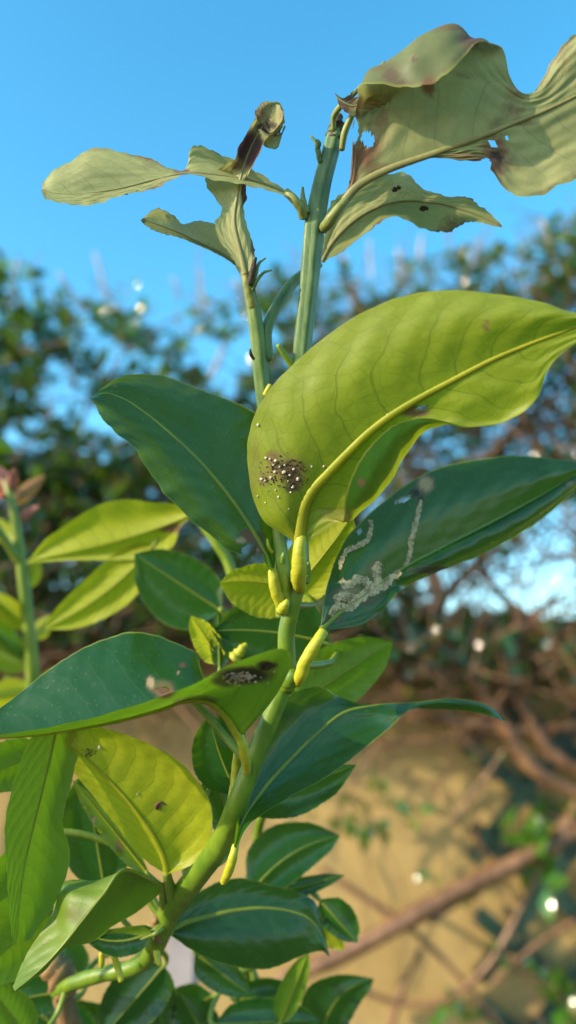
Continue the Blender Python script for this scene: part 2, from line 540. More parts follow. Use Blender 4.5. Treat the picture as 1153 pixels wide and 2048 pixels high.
def trail(key, path, width, mat='mine', name='mine_trail', seed=3, off=.00018):
    """thin raised ribbon lying on the leaf"""
    c = herm(np.array(path, float), np.linspace(0, 1, 14 * (len(path) - 1) + 1))
    tan = np.gradient(c, axis=0); tan /= np.linalg.norm(tan, axis=1)[:, None] + 1e-9
    side = np.stack([-tan[:, 1], tan[:, 0]], 1)
    V, F, prev = [], [], None
    k = len(c)
    for i in range(k):
        t = i / (k - 1)
        wl = width * (.75 + .5 * vnoise(np.array([t * 5.]), seed)[0]) * (.4 + .6 * math.sin(math.pi * min(1, max(0, t * .9 + .05))) ** .4)
        wr = width * (.75 + .5 * vnoise(np.array([t * 5.]), seed + 1)[0]) * (.4 + .6 * math.sin(math.pi * min(1, max(0, t * .9 + .05))) ** .4)
        row = []
        for s_, lift in ((-wl, 0), (-wl * .45, 1), (wr * .1, .6), (wr * .55, 1.1), (wr, 0)):
            q = c[i] + side[i] * s_
            p, n = hit(key, q[0], q[1])
            if p is None: row = None; break
            row.append(p + n * (off + lift * .00012))
        if row is None:
            prev = None; continue
        b0 = len(V); V += row
        if prev is not None:
            for j in range(4): F.append((prev + j, prev + j + 1, b0 + j + 1, b0 + j))
        prev = b0
    if F:
        link(name, mesh(name, V, F), M[mat], LEAVES[key][0])

def blob(p, n, r, seed, squash=.6, seg=7, ring=5):
    rng = np.random.RandomState(seed)
    a = np.array([.3, .5, .8]); t1 = np.cross(n, a); t1 /= np.linalg.norm(t1); t2 = np.cross(n, t1)
    V, F = [p - n * r * .3], []
    for i in range(1, ring):
        ph = math.pi * i / ring
        for j in range(seg):
            th = 2 * math.pi * j / seg
            rr = r * (1 + .7 * (rng.rand() - .5))
            V.append(p + (t1 * math.cos(th) + t2 * math.sin(th)) * rr * math.sin(ph) + n * rr * squash * (.6 - math.cos(ph)) * .8)
    V.append(p + n * r * squash * 1.3)
    last = len(V) - 1
    for j in range(seg):
        F.append((0, 1 + (j + 1) % seg, 1 + j))
        F.append((last, last - seg + j, last - seg + (j + 1) % seg))
    for i in range(ring - 2):
        for j in range(seg):
            a0 = 1 + i * seg
            F.append((a0 + j, a0 + (j + 1) % seg, a0 + seg + (j + 1) % seg, a0 + seg + j))
    return V, F

def colony(name, key, spots, mat, label=None, cat=None, parent=None, squash=.7):
    V, F = [], []
    for i, (x, y, r) in enumerate(spots):
        p, n = hit(key, x, y)
        if p is None: continue
        v, f = blob(p + n * .0001, n, r / FPX * D0, i, squash)
        b0 = len(V); V += v; F += [tuple(b0 + a for a in q) for q in f]
    if not V: return
    o = link(name, mesh(name, V, F), M[mat], parent)
    if label: tag(o, label, cat, kind='stuff')
    return o

# ------------------------------------------------------------------ the setting
def ground_material():
    b = NB('garden_soil')
    oc = b.obj()
    n = b.noise(6, oc, 8, .6)
    c = b.mix(b.ramp(n, .35, .65), (.07, .045, .028), (.17, .12, .075))
    return b.end(b.bsdf(c, .9, .2, b.bump(b.noise(40, oc, 6), .8, .02)))
g = link('ground', mesh('ground', [(-600, -600, 0), (600, -600, 0), (600, 600, 0), (-600, 600, 0)], [(0, 1, 2, 3)]), ground_material(), smooth=False)
tag(g, kind='structure')

WALL_Y = 2.05
def wall_material():
    b = NB('ochre_render')
    oc = b.obj()
    n1 = b.noise(2.2, oc, 6, .6)
    n2 = b.noise(14, oc, 6, .6)
    c = b.mix(b.ramp(n1, .3, .7), (.37, .245, .085), (.46, .32, .125))
    c = b.mix(b.math('MULTIPLY', b.ramp(n2, .52, .72), .45), c, (.30, .20, .09))
    mp = b.n('ShaderNodeMapping'); mp.inputs['Scale'].default_value = (9, 9, .8); b.t.links.new(oc, mp.inputs[0])
    st = b.ramp(b.noise(1.0, mp.outputs[0], 4), .55, .75)
    c = b.mix(b.math('MULTIPLY', st, .35), c, (.26, .20, .12))
    return b.end(b.bsdf(c, .85, .25, b.bump(b.noise(120, oc, 5), .5, .006)))
wall = empty('garden_wall', (0, WALL_Y + .1, 0))
tag(wall, 'ochre rendered garden wall behind the vine branches', 'wall')
M['wall'] = wall_material()
def box_mesh(name, x0, x1, y0, y1, z0, z1, bev=0.0):
    bm = bmesh.new()
    v = [bm.verts.new(p) for p in ((x0,y0,z0),(x1,y0,z0),(x1,y1,z0),(x0,y1,z0),(x0,y0,z1),(x1,y0,z1),(x1,y1,z1),(x0,y1,z1))]
    for f in ((0,3,2,1),(4,5,6,7),(0,1,5,4),(1,2,6,5),(2,3,7,6),(3,0,4,7)):
        bm.faces.new([v[i] for i in f])
    if bev:
        bmesh.ops.bevel(bm, geom=bm.edges[:], offset=bev, segments=2, affect='EDGES')
    me = bpy.data.meshes.new(name); bm.to_mesh(me); bm.free()
    return me
WALL_TOP = 1.36
link('masonry', box_mesh('masonry', -6, 6, WALL_Y, WALL_Y + .2, -.05, WALL_TOP), M['wall'], wall, False)
link('coping', box_mesh('coping', -6, 6, WALL_Y - .03, WALL_Y + .23, WALL_TOP - .002, WALL_TOP + .05, .008), M['wall'], wall, False)

# ---- diagonal lattice trellis on the wall
def slat_material():
    b = NB('dark_green_paint')
    oc = b.obj()
    c = b.mix(b.ramp(b.noise(30, oc, 5), .4, .65), (.014, .042, .028), (.028, .065, .045))
    return b.end(b.bsdf(c, .45, .5, b.bump(b.noise(80, oc, 4), .4, .002)))
M['slat'] = slat_material()
tr_ = empty('lattice_trellis', (.75, WALL_Y - .05, 0))
tag(tr_, 'dark green diagonal lattice trellis fixed against the ochre wall', 'trellis')
TX0, TX1, TZ0, TZ1 = .46, 1.75, .02, 1.26
def slat(a, b, y, wd=.042, th=.008, name='slat'):
    a, b = np.array(a), np.array(b)
    d = (b - a) / np.linalg.norm(b - a)
    n = np.array([-d[1], d[0]]) * wd / 2
    q = [a - n, b - n, b + n, a + n]
    V = [(p[0], y, p[1]) for p in q] + [(p[0], y + th, p[1]) for p in q]
    F = [(0,1,2,3),(7,6,5,4),(0,4,5,1),(1,5,6,2),(2,6,7,3),(3,7,4,0)]
    link(name, mesh(name, V, F), M['slat'], tr_, False)
def clip_line(x0, z0, sl):
    pts = []
    for X in (TX0, TX1):
        z = z0 + sl * (X - x0)
        if TZ0 <= z <= TZ1: pts.append((X, z))
    for Z in (TZ0, TZ1):
        X = x0 + (Z - z0) / sl
        if TX0 < X < TX1: pts.append((X, Z))
    return pts if len(pts) == 2 else None
for k in range(-12, 16):
    z0 = Q(1000, 1542, WALL_Y - .05)[2] + k * .196
    x0 = Q(1000, 1542, WALL_Y - .05)[0]
    l = clip_line(x0, z0, -.80)
    if l: slat(*l, WALL_Y - .05)
    z0 = Q(1000, 1646, WALL_Y - .05)[2] + k * .262
    l = clip_line(x0, z0, 1.15)
    if l: slat(*l, WALL_Y - .0415)
for X in (.60, 1.1, 1.6):                                     # spacers that hold the lattice off the wall
    for Z in (.25, .75, 1.15):
        link('spacer', box_mesh('spacer', X - .012, X + .012, WALL_Y - .034, WALL_Y + .002, Z - .012, Z + .012), M['slat'], tr_, False)

# ---- the climbing hedge over the wall
HEDGE_Y = 1.86
random.seed(7); rng = np.random.RandomState(11)
hedge = empty('climbing_hedge', (0, HEDGE_Y + .05, 0))
tag(hedge, 'tall climbing hedge of brown branches and small green leaves over the ochre wall', 'hedge')
TOPX = [-500, -300, -120, 0, 60, 110, 200, 255, 300, 350, 400, 480, 600, 700, 760, 850, 950, 1050, 1100, 1153, 1300, 1500, 1700]
TOPY = [560, 500, 540, 515, 530, 580, 590, 575, 650, 655, 580, 560, 555, 540, 520, 515, 500, 505, 440, 420, 450, 520, 560]
# openings between the branches: x, y, rx, ry, keep
GAPS = [(120, 800, 34, 30, .05), (190, 850, 40, 34, .05), (300, 880, 60, 38, .05), (60, 880, 40, 26, .1), (200, 700, 40, 30, .2),
        (400, 720, 44, 36, .1), (470, 650, 40, 30, .2), (450, 760, 40, 40, .1), (330, 640, 50, 40, .2),
        (760, 560, 60, 45, .2), (690, 600, 50, 40, .2), (880, 560, 40, 40, .3), (1040, 560, 50, 40, .3),
        (1040, 1175, 75, 75, .02), (1120, 1160, 55, 60, .02), (960, 1220, 60, 50, .10), (870, 1190, 35, 60, .08), (1100, 1080, 60, 40, .15),
        (1153, 1240, 60, 40, .05), (930, 900, 20, 18, .1), (1110, 850, 22, 20, .1)]
def spots(x, y):
    return math.sin(x * .071 + 1.3 * math.sin(y * .023)) * math.sin(y * .079 + 1.1 * math.sin(x * .019 + 1)) + .35 * math.sin(x * .031 + y * .043)
def density(x, y):
    yb = np.interp(x, TOPX, TOPY)
    if y < yb: return 0.0
    d = 1.0
    if y < yb + 60: d = .35 + .65 * (y - yb) / 60
    # brown, thinly leaved side
    if x > 560: d *= np.interp(y, [600, 720, 850, 1020, 1290, 1400, 1520], [1, .9, .62, .55, .55, .20, .01])
    else: d *= np.interp(y, [800, 980, 1080, 1180, 1260, 1340], [1, 1, .85, .5, .25, .02])
    if 560 < y < 930 and x < 600 and spots(x, y) > .02: d *= .03
    if x >= 600 and y < 1240 and spots(x * 1.1, y) > .52: d *= .15
    if 1120 < y < 1290 and x < 850: d = max(d, .8)
    for gx_, gy_, rx, ry, k in GAPS:
        e = ((x - gx_) / rx) ** 2 + ((y - gy_) / ry) ** 2
        if e < 1.3: d *= k + (1 - k) * max(0, (e - .7) / .6)
    return d

def hedge_leaf_material(name, top, under, tr, rough):
    b = NB(name)
    oi = b.n('ShaderNodeNewGeometry')
    isl = oi.outputs['Random Per Island']
    rnd = b.n('ShaderNodeObjectInfo').outputs['Random']
    f = b.math('FRACT', b.math('ADD', isl, rnd))
    c = b.mix(oi.outputs['Backfacing'], b.mix(f, top, tuple(x * 1.9 for x in top)), under)
    c = b.mix(b.math('GREATER_THAN', f, .9), c, (.11, .09, .02))
    s = b.bsdf(c, rough, .9, b.bump(b.noise(90, b.obj(), 3), .3, .002))
    t = b.n('ShaderNodeBsdfTranslucent'); b.put(t.inputs['Color'], b.mix(f, tr, tuple(x * 1.5 for x in tr)))
    mx = b.n('ShaderNodeMixShader'); mx.inputs[0].default_value = .32
    b.t.links.new(s, mx.inputs[1]); b.t.links.new(t.outputs[0], mx.inputs[2])
    return b.end(mx.outputs[0])
M['hleaf'] = hedge_leaf_material('hedge_leaf', (.016, .050, .014), (.05, .10, .025), (.11, .22, .015), .10)
M['hleaf_bright'] = hedge_leaf_material('bright_hedge_leaf', (.035, .11, .012), (.09, .17, .03), (.22, .40, .02), .11)

# one leaf: folded along the middle, 8 outline points
LO = np.array([(0, 0, -.03), (.19, .25, .03), (.25, .5, .07), (.17, .78, .01), (0, 1, -.12),
               (-.19, .78, .01), (-.25, .5, .07), (-.19, .25, .03), (0, .25, 0), (0, .5, .02), (0, .78, -.03)])
LF = [(0, 1, 8), (1, 2, 9, 8), (2, 3, 10, 9), (3, 4, 10), (0, 8, 7), (8, 9, 6, 7), (9, 10, 5, 6), (10, 4, 5)]
def rot_to(d, up, roll):
    d = d / np.linalg.norm(d)
    x = np.cross(d, up); x /= np.linalg.norm(x) + 1e-9
    z = np.cross(x, d)
    c, s = math.cos(roll), math.sin(roll)
    return np.stack([x * c + z * s, d, -x * s + z * c], 1)
def rand_dir():
    v = rng.randn(3); return v / np.linalg.norm(v)

LV, LFc = [], []
SINGLE = []
def add_leaf(p, size, bright=False, single=False, dirn=None):
    d = dirn if dirn is not None else rand_dir() * np.array([1, .8, .9]) + np.array([0, -.25, .15])
    R = rot_to(d, np.array([0, -.5, 1.0]) + rng.randn(3) * .35, rng.uniform(-.8, .8))
    if single or bright:
        SINGLE.append((p, R, size, bright)); return
    b0 = len(LV)
    LV.extend((LO * size) @ R.T + p)
    LFc.extend([tuple(b0 + i for i in f) for f in LF])

TV, TF = [], []
def add_twig(pts, radii, sides=5):
    V, F = tube_data(pts, radii, seg=max(4, 3 * len(pts)), sides=sides, cap=False)
    b0 = len(TV); TV.extend(V); TF.extend([tuple(b0 + i for i in f) for f in F])
def wander(p, d, L, n, wob, grav=0.0):
    pts = [p]
    for i in range(n):
        d = d + rng.randn(3) * wob * np.array([1, .5, 1]) + np.array([0, 0, grav])
        d /= np.linalg.norm(d)
        pts.append(pts[-1] + d * L / n)
    return pts
# leaf-bearing twigs through the crown
n_leaf = 0
for k in range(8000):
    x, y = rng.uniform(-420, 1600), rng.uniform(420, 1420)
    dn = density(x, y)
    if rng.rand() > dn: continue
    lush = x < 600 and y < 1000
    Y = HEDGE_Y + rng.uniform(-.16, .20)
    p = Q(x, y, Y)
    d = np.array([rng.uniform(-.9, .9), rng.uniform(-.4, .3), rng.uniform(.0, 1)])
    d /= np.linalg.norm(d)
    pts = wander(p, d, rng.uniform(.05, .10) if lush else rng.uniform(.06, .16), 3, .25)
    add_twig(pts, np.linspace(.0022, .0012, len(pts)))
    for q in np.linspace(0, 1, rng.randint(4, 9)):
        lp = herm(np.array(pts), np.array([q]))[0]
        lx, ly = pix(lp)
        if rng.rand() > density(lx, ly) * (1.0 if lush else 1.3): continue
        near_top = ly < np.interp(lx, TOPX, TOPY) + 130
        add_leaf(lp, rng.uniform(.036, .066) if lush else rng.uniform(.030, .054), single=(near_top and rng.rand() < .22), bright=(near_top and rng.rand() < .10))
        n_leaf += 1
# brown twig tangle
for k in range(3600):
    x, y = rng.uniform(-300, 1550), rng.uniform(640, 1500)
    wgt = np.interp(y, [640, 760, 900, 1250, 1400, 1500], [.25, .6, 1, 1, .35, .06]) * (1.0 if x > 600 else .18 if y < 1000 else .6)
    for gx_, gy_, rx, ry, kk in GAPS:
        if ((x - gx_) / rx) ** 2 + ((y - gy_) / ry) ** 2 < 1: wgt *= .25
    if rng.rand() > wgt: continue
    p = Q(x, y, HEDGE_Y + rng.uniform(-.12, .18))
    d = np.array([rng.uniform(-1, 1), rng.uniform(-.3, .3), rng.uniform(-.7, .9)])
    d /= np.linalg.norm(d)
    pts = wander(p, d, rng.uniform(.12, .38), 5, .28)
    r = rng.uniform(.0018, .0045)
    add_twig(pts, np.linspace(r, r * .5, len(pts)))
# thin hanging stems in front of the wall
for k in range(34):
    x, y = rng.uniform(560, 1500), rng.uniform(1380, 1800)
    if k % 3 == 0: x, y = rng.uniform(-200, 500), rng.uniform(1150, 1500)
    p = Q(x, y, WALL_Y - rng.uniform(.03, .16))
    d = np.array([rng.uniform(-.6, .6), rng.uniform(-.05, .05), -1.0])
    pts = wander(p, d / np.linalg.norm(d), rng.uniform(.2, .55), 6, .22)
    r = rng.uniform(.0012, .0026)
    add_twig(pts, np.linspace(r, r * .6, len(pts)))
# leaves and twigs lying over the coping
for k in range(700):
    x = rng.uniform(-320, 1520)
    y = rng.normal(1258, 15) - 10 * math.sin(x * .021) - 8 * math.sin(x * .057)
    p = Q(x, y, WALL_Y + rng.uniform(-.10, .12))
    add_leaf(p, rng.uniform(.03, .055))
    if k % 3 == 0:
        pts = wander(p, np.array([rng.choice([-1, 1]) * .9, -.1, rng.uniform(-.3, .35)]), rng.uniform(.1, .25), 4, .25)
        add_twig(pts, np.linspace(.004, .002, len(pts)))
# leafy sprigs low in front of the wall
SPRIGS = [(640, 1590, 820, 1640, 24, .045, 0), (700, 1600, 760, 1680, 14, .045, 0), (610, 1490, 660, 1530, 6, .035, 0), (560, 1500, 640, 1610, 8, .035, 0),
          (1010, 1660, 1070, 1690, 12, .075, 1), (1070, 1700, 1110, 1790, 14, .075, 0), (1090, 1625, 1180, 1640, 12, .075, 1),
          (940, 1520, 1000, 1500, 5, .03, 0), (860, 1740, 880, 1790, 5, .03, 0), (900, 1800, 960, 1850, 5, .035, 0),
          (1090, 1930, 1180, 2060, 30, .06, 1), (880, 2000, 980, 2040, 14, .04, 0), (1000, 1900, 1060, 1940, 6, .03, 0),
          (-10, 520, 50, 620, 14, .06, 1), (-20, 640, 70, 700, 16, .065, 1), (-10, 720, 60, 730, 8, .06, 1), (230, 570, 260, 600, 5, .045, 1), (960, 560, 1000, 500, 8, .05, 1),
          (90, 1180, 200, 1260, 8, .04, 0), (350, 1170, 420, 1260, 8, .04, 0), (430, 1150, 560, 1200, 10, .04, 0), (420, 1350, 470, 1450, 5, .035, 0),
          (820, 1380, 1000, 1330, 26, .04, 0), (1000, 1420, 1150, 1380, 24, .04, 0), (930, 1260, 1100, 1300, 26, .04, 0), (700, 1420, 760, 1480, 8, .03, 0)]
for x0, y0, x1, y1, n, size, br in SPRIGS:
    Y = HEDGE_Y + .04
    a, b = Q(x0, y0, Y), Q(x1, y1, Y)
    pts = [a, (a + b) / 2 + rng.randn(3) * .012, b]
    add_twig(pts, [.0026, .002, .0012])
    for i in range(n):
        q = rng.rand()
        lp = herm(np.array(pts), np.array([q]))[0] + rng.randn(3) * np.array([.016, .02, .016])
        add_leaf(lp, size * rng.uniform(.7, 1.15), single=True, bright=br and rng.rand() < .6)
# big stray branches: x, y, Y, radius
BR = [[(560, 1960, 1.88, .019), (700, 1900, 1.87, .020), (830, 1830, 1.86, .021), (930, 1775, 1.86, .019), (1080, 1700, 1.86, .016), (1200, 1640, 1.87, .014)],
      [(1010, 1745, 1.88, .011), (940, 1780, 1.87, .013), (860, 1840, 1.86, .010)],
      [(640, 1735, 1.93, .006), (730, 1795, 1.92, .0085), (810, 1850, 1.91, .008), (930, 1965, 1.92, .006), (1010, 2060, 1.93, .005)],
      [(690, 1960, 1.93, .005), (760, 1995, 1.93, .0065), (860, 2008, 1.92, .0075), (960, 1950, 1.91, .0075), (1020, 1860, 1.90, .007), (1060, 1780, 1.90, .006), (1100, 1700, 1.89, .005)],
      [(1153, 1840, 1.9, .008), (1060, 1900, 1.91, .006), (980, 1975, 1.92, .004)],
      [(780, 2060, 1.93, .009), (800, 1990, 1.93, .008), (840, 1900, 1.92, .007)],
      [(760, 1490, 1.9, .006), (840, 1480, 1.9, .007), (960, 1475, 1.9, .007), (1060, 1465, 1.88, .006)],
      [(830, 1440, 1.88, .016), (800, 1360, 1.87, .021), (830, 1290, 1.86, .024), (880, 1210, 1.86, .022), (860, 1120, 1.86, .017), (900, 1000, 1.87, .013)],
      [(700, 1290, 1.90, .010), (780, 1250, 1.88, .014), (870, 1210, 1.87, .016), (930, 1150, 1.87, .012), (1010, 1060, 1.88, .008)],
      [(870, 1230, 1.86, .018), (930, 1330, 1.86, .017), (990, 1420, 1.85, .018), (1070, 1540, 1.85, .017), (1180, 1600, 1.85, .015)],
      [(1000, 1330, 1.86, .012), (1060, 1440, 1.85, .014), (1100, 1500, 1.85, .016), (1200, 1560, 1.85, .012)],
      [(780, 1390, 1.88, .009), (870, 1430, 1.87, .012), (960, 1450, 1.86, .014), (1060, 1460, 1.86, .014), (1200, 1440, 1.86, .012)],
      [(900, 1300, 1.88, .012), (1000, 1290, 1.87, .012), (1100, 1330, 1.87, .012), (1200, 1360, 1.87, .010)],
      [(760, 1480, 1.9, .004), (690, 1600, 1.93, .004), (660, 1680, 1.94, .003)],
      [(1153, 980, 1.88, .013), (1090, 900, 1.87, .011), (1040, 830, 1.87, .008), (1000, 760, 1.87, .006)],
      [(930, 980, 1.88, .010), (990, 900, 1.87, .010), (1080, 820, 1.87, .009), (1153, 740, 1.87, .007)],
      [(860, 1000, 1.88, .010), (820, 940, 1.87, .009), (840, 860, 1.87, .007)],
      [(1153, 1330, 1.85, .016), (1080, 1250, 1.86, .013), (990, 1180, 1.86, .010), (950, 1080, 1.87, .008), (960, 960, 1.87, .007)],
      [(80, 1330, 1.92, .010), (160, 1200, 1.9, .011), (260, 1130, 1.88, .012), (380, 1020, 1.87, .011), (450, 900, 1.86, .009), (480, 760, 1.86, .006)],
      [(480, 1320, 1.92, .009), (420, 1180, 1.9, .010), (330, 1060, 1.88, .010), (280, 960, 1.87, .008), (300, 860, 1.87, .006)],
      [(-60, 1180, 1.9, .011), (60, 1120, 1.88, .011), (140, 1010, 1.87, .009), (150, 900, 1.87, .007), (190, 760, 1.87, .005)],
      [(600, 1180, 1.9, .011), (660, 1060, 1.88, .011), (720, 960, 1.87, .010), (700, 800, 1.87, .008), (740, 660, 1.87, .006)],
      [(250, 1420, 1.94, .007), (330, 1330, 1.92, .008), (420, 1260, 1.9, .009), (560, 1240, 1.9, .009)],
      [(1010, 1500, 1.9, .007), (960, 1570, 1.92, .006), (900, 1650, 1.93, .004)],
      [(840, 1300, 1.87, .03), (790, 1420, 1.9, .022), (770, 1700, 1.98, .022), (720, 2050, 1.98, .026), (690, 2700, 1.98, .03)] if False else
      [(1100, 1700, 1.87, .016), (1240, 1500, 1.9, .02), (1300, 1900, 1.93, .024), (1290, 2500, 1.9, .03), (1290, 3050, 1.9, .034)],
      [(-60, 1180, 1.9, .014), (-160, 1500, 1.93, .02), (-180, 2200, 1.93, .025), (-180, 3050, 1.9, .03)]]
for i, br in enumerate(BR):
    tube('branch', [Q(a[0], a[1], a[2]) for a in br], [a[3] for a in br], M['bark'], hedge, sides=10, seg=8 * len(br), lump=.06, seed=i)
# pale bare shoots sticking out of the top
for i, (x0, y0, x1, y1, r) in enumerate([(215, 600, 190, 505, .0035), (165, 620, 118, 545, .004), (270, 690, 225, 610, .004), (360, 600, 345, 555, .003), (420, 620, 400, 540, .003),
                          (850, 540, 845, 470, .004), (800, 560, 795, 500, .0035), (745, 560, 740, 480, .003), (700, 575, 690, 510, .003), (1110, 520, 1085, 440, .003), (930, 560, 960, 480, .003), (1060, 640, 1110, 560, .004),
                          (500, 640, 470, 560, .003), (150, 780, 130, 690, .003), (420, 760, 450, 680, .004), (20, 620, 35, 520, .003)]):
    a, b = Q(x0, y0, HEDGE_Y - .05), Q(x1, y1, HEDGE_Y - .08)
    tube('bare_shoot', [a, (a + b) / 2 + rng.randn(3) * .006, b], [r * 1.5, r * 1.4, r * 1.1], M['bark_pale'], hedge, sides=7, seg=8)
o = link('twigs', mesh('twigs', TV, TF), M['bark'], hedge); tag(o, kind='stuff')
o = link('foliage', mesh('foliage', LV, LFc), M['hleaf'], hedge); tag(o, kind='stuff')
from mathutils import Matrix
lm = {}
for br in (False, True):
    me = mesh('hedge_leaf', LO, LF); me.materials.append(M['hleaf_bright' if br else 'hleaf'])
    me.polygons.foreach_set('use_smooth', [True] * len(me.polygons)); lm[br] = me
inv = parent_inv(hedge)
def vis(p):
    a = pix(p); return -20 < a[0] < 1173 and -20 < a[1] < 2068
SINGLE.sort(key=lambda s: not vis(s[0]))
for p, R, s, br in SINGLE[:300]:
    o = bpy.data.objects.new('leaf', lm[br]); col.objects.link(o)
    o.parent = hedge; o.matrix_parent_inverse = inv
    m = Matrix([list(R[i] * s) + [p[i]] for i in range(3)] + [[0, 0, 0, 1]])
    o.matrix_basis = m
EV, EF = [], []
for p, R, s, br in SINGLE[300:]:
    b0 = len(EV); EV.extend((LO * s) @ R.T + p); EF.extend([tuple(b0 + i for i in f) for f in LF])
if EV:
    o = link('outer_foliage', mesh('outer_foliage', EV, EF), M['hleaf_bright'], hedge); tag(o, kind='stuff')

# ------------------------------------------------------------------ the lemon tree
tree = empty('lemon_tree', (P(330, 1850, .27)[0], P(330, 1850, .27)[1], 0))
tag(tree, 'leafy lemon tree with mined, curled leaves and withered top shoots', 'tree')

# stems
M['shoot_top'] = stem_material('ribbed_green_shoot', (.06, .13, .02), (.15, .22, .05), .5, 420, .0006)
base = P(330, 1850, .262)
ptube('main_stem', [(310, 1890, 48, 22), (345, 1815, 36, 23), (400, 1745, 22, 23), (443, 1685, 11, 22), (478, 1600, 3, 21), (512, 1508, 4, 19.5),
                    (548, 1420, 5, 18.5), (572, 1345, 6, 18), (574, 1260, 6, 17.5), (590, 1190, 6, 17), (603, 1120, 7, 15)], M['stem'], tree,
      seg=90, sides=20, lump=.018, seed=2)
ptube('upper_stem', [(603, 1125, 7, 15), (598, 1000, 9, 16), (596, 850, 10, 17), (604, 700, 8, 18), (615, 600, 7, 18.5), (624, 500, 6, 19.5), (630, 440, 6, 20), (643, 370, 6, 18), (660, 305, 6, 17), (672, 262, 6, 15)],
      M['young'], tree, seg=110, sides=24, ribs=5, rib_amp=.10, lump=.012, seed=4)
ptube('side_shoot', [(566, 1225, 5, 16), (567, 1150, 3, 15), (560, 1085, 4, 13), (548, 980, 8, 13), (534, 860, 10, 13.5), (527, 800, 9.5, 13.5)],
      M['shoot'], tree, seg=60, sides=20, ribs=5, rib_amp=.09, lump=.015, seed=5)
ptube('side_shoot', [(534, 860, 10, 13), (524, 775, 9, 14.5), (516, 690, 8, 14.5), (507, 620, 7, 13.5), (494, 560, 6, 10)],
      M['shoot_top'], tree, seg=60, sides=20, ribs=5, rib_amp=.10, lump=.015, seed=5)
ptube('side_branch', [(536, 720, 10, 11), (534, 660, 10, 11), (556, 610, 13, 11), (590, 562, 18, 11), (640, 528, 22, 8)], M['young'], tree, seg=40, sides=14, ribs=4, rib_amp=.06)
ptube('node', [(570, 1372, 6, 20), (580, 1356, 4, 19), (592, 1345, 3, 10)], M['stem'], tree, seg=12, sides=14, lump=.06)
ptube('dead_tip', [(668, 280, 6, 15), (673, 255, 6, 15.5), (677, 238, 6, 11), (683, 230, 6, 5)], M['soot'], tree, seg=14, sides=12, lump=.10)
ptube('thorn', [(590, 735, 8, 9), (574, 715, 6, 7), (556, 690, 4, 4.5)], M['shoot'], tree, seg=12, sides=10)
ptube('thorn', [(532, 790, 6, 7), (537, 778, 5, 6), (541, 770, 5, 5)], M['petiole'], tree, seg=8, sides=10)
ptube('bud', [(508, 718, 0, 3), (502, 708, -2, 3.5), (501, 698, -2, 1.5)], M['soot'], tree, seg=8, sides=8)
for pp, m in (([(641, 325, 4, 5), (636, 300, 3, 5.5), (633, 286, 3, 4), (622, 272, 3, 2.2)], 'young'),
              ([(634, 300, 3, 4), (638, 287, 2, 5), (632, 280, 2, 3)], 'young'),
              ([(613, 425, 3, 8), (607, 402, 2, 6), (606, 374, 2, 2.2)], 'petiole_dry'),
              ([(503, 575, 2, 4), (512, 548, 1, 3.5), (520, 525, 1, 3), (532, 516, 1, 1.6)], 'young'),
              ([(506, 580, 2, 4), (518, 556, 1, 3.5), (528, 545, 1, 3), (544, 540, 1, 1.8)], 'young'),
              ([(500, 570, 1, 5), (506, 540, 0, 6), (512, 515, 0, 3)], 'soot'),
              ([(545, 1105, 2, 3.5), (537, 1092, 0, 3), (535, 1078, 0, 2)], 'petiole'),
              ([(566, 1125, -1, 5), (567, 1112, -2, 5), (569, 1105, -2, 3)], 'shoot'),
              ([(611, 1165, 2, 9), (616, 1145, 2, 7), (618, 1125, 1, 3)], 'stem'),
              ([(588, 1160, 1, 7), (586, 1146, -1, 5), (584, 1140, -1, 2)], 'petiole'),
              ([(562, 1222, 1, 10), (572, 1207, -1, 8), (576, 1200, -1, 4)], 'petiole')):
    ptube('bud', pp, M[m], tree, seg=14, sides=10, lump=.05)

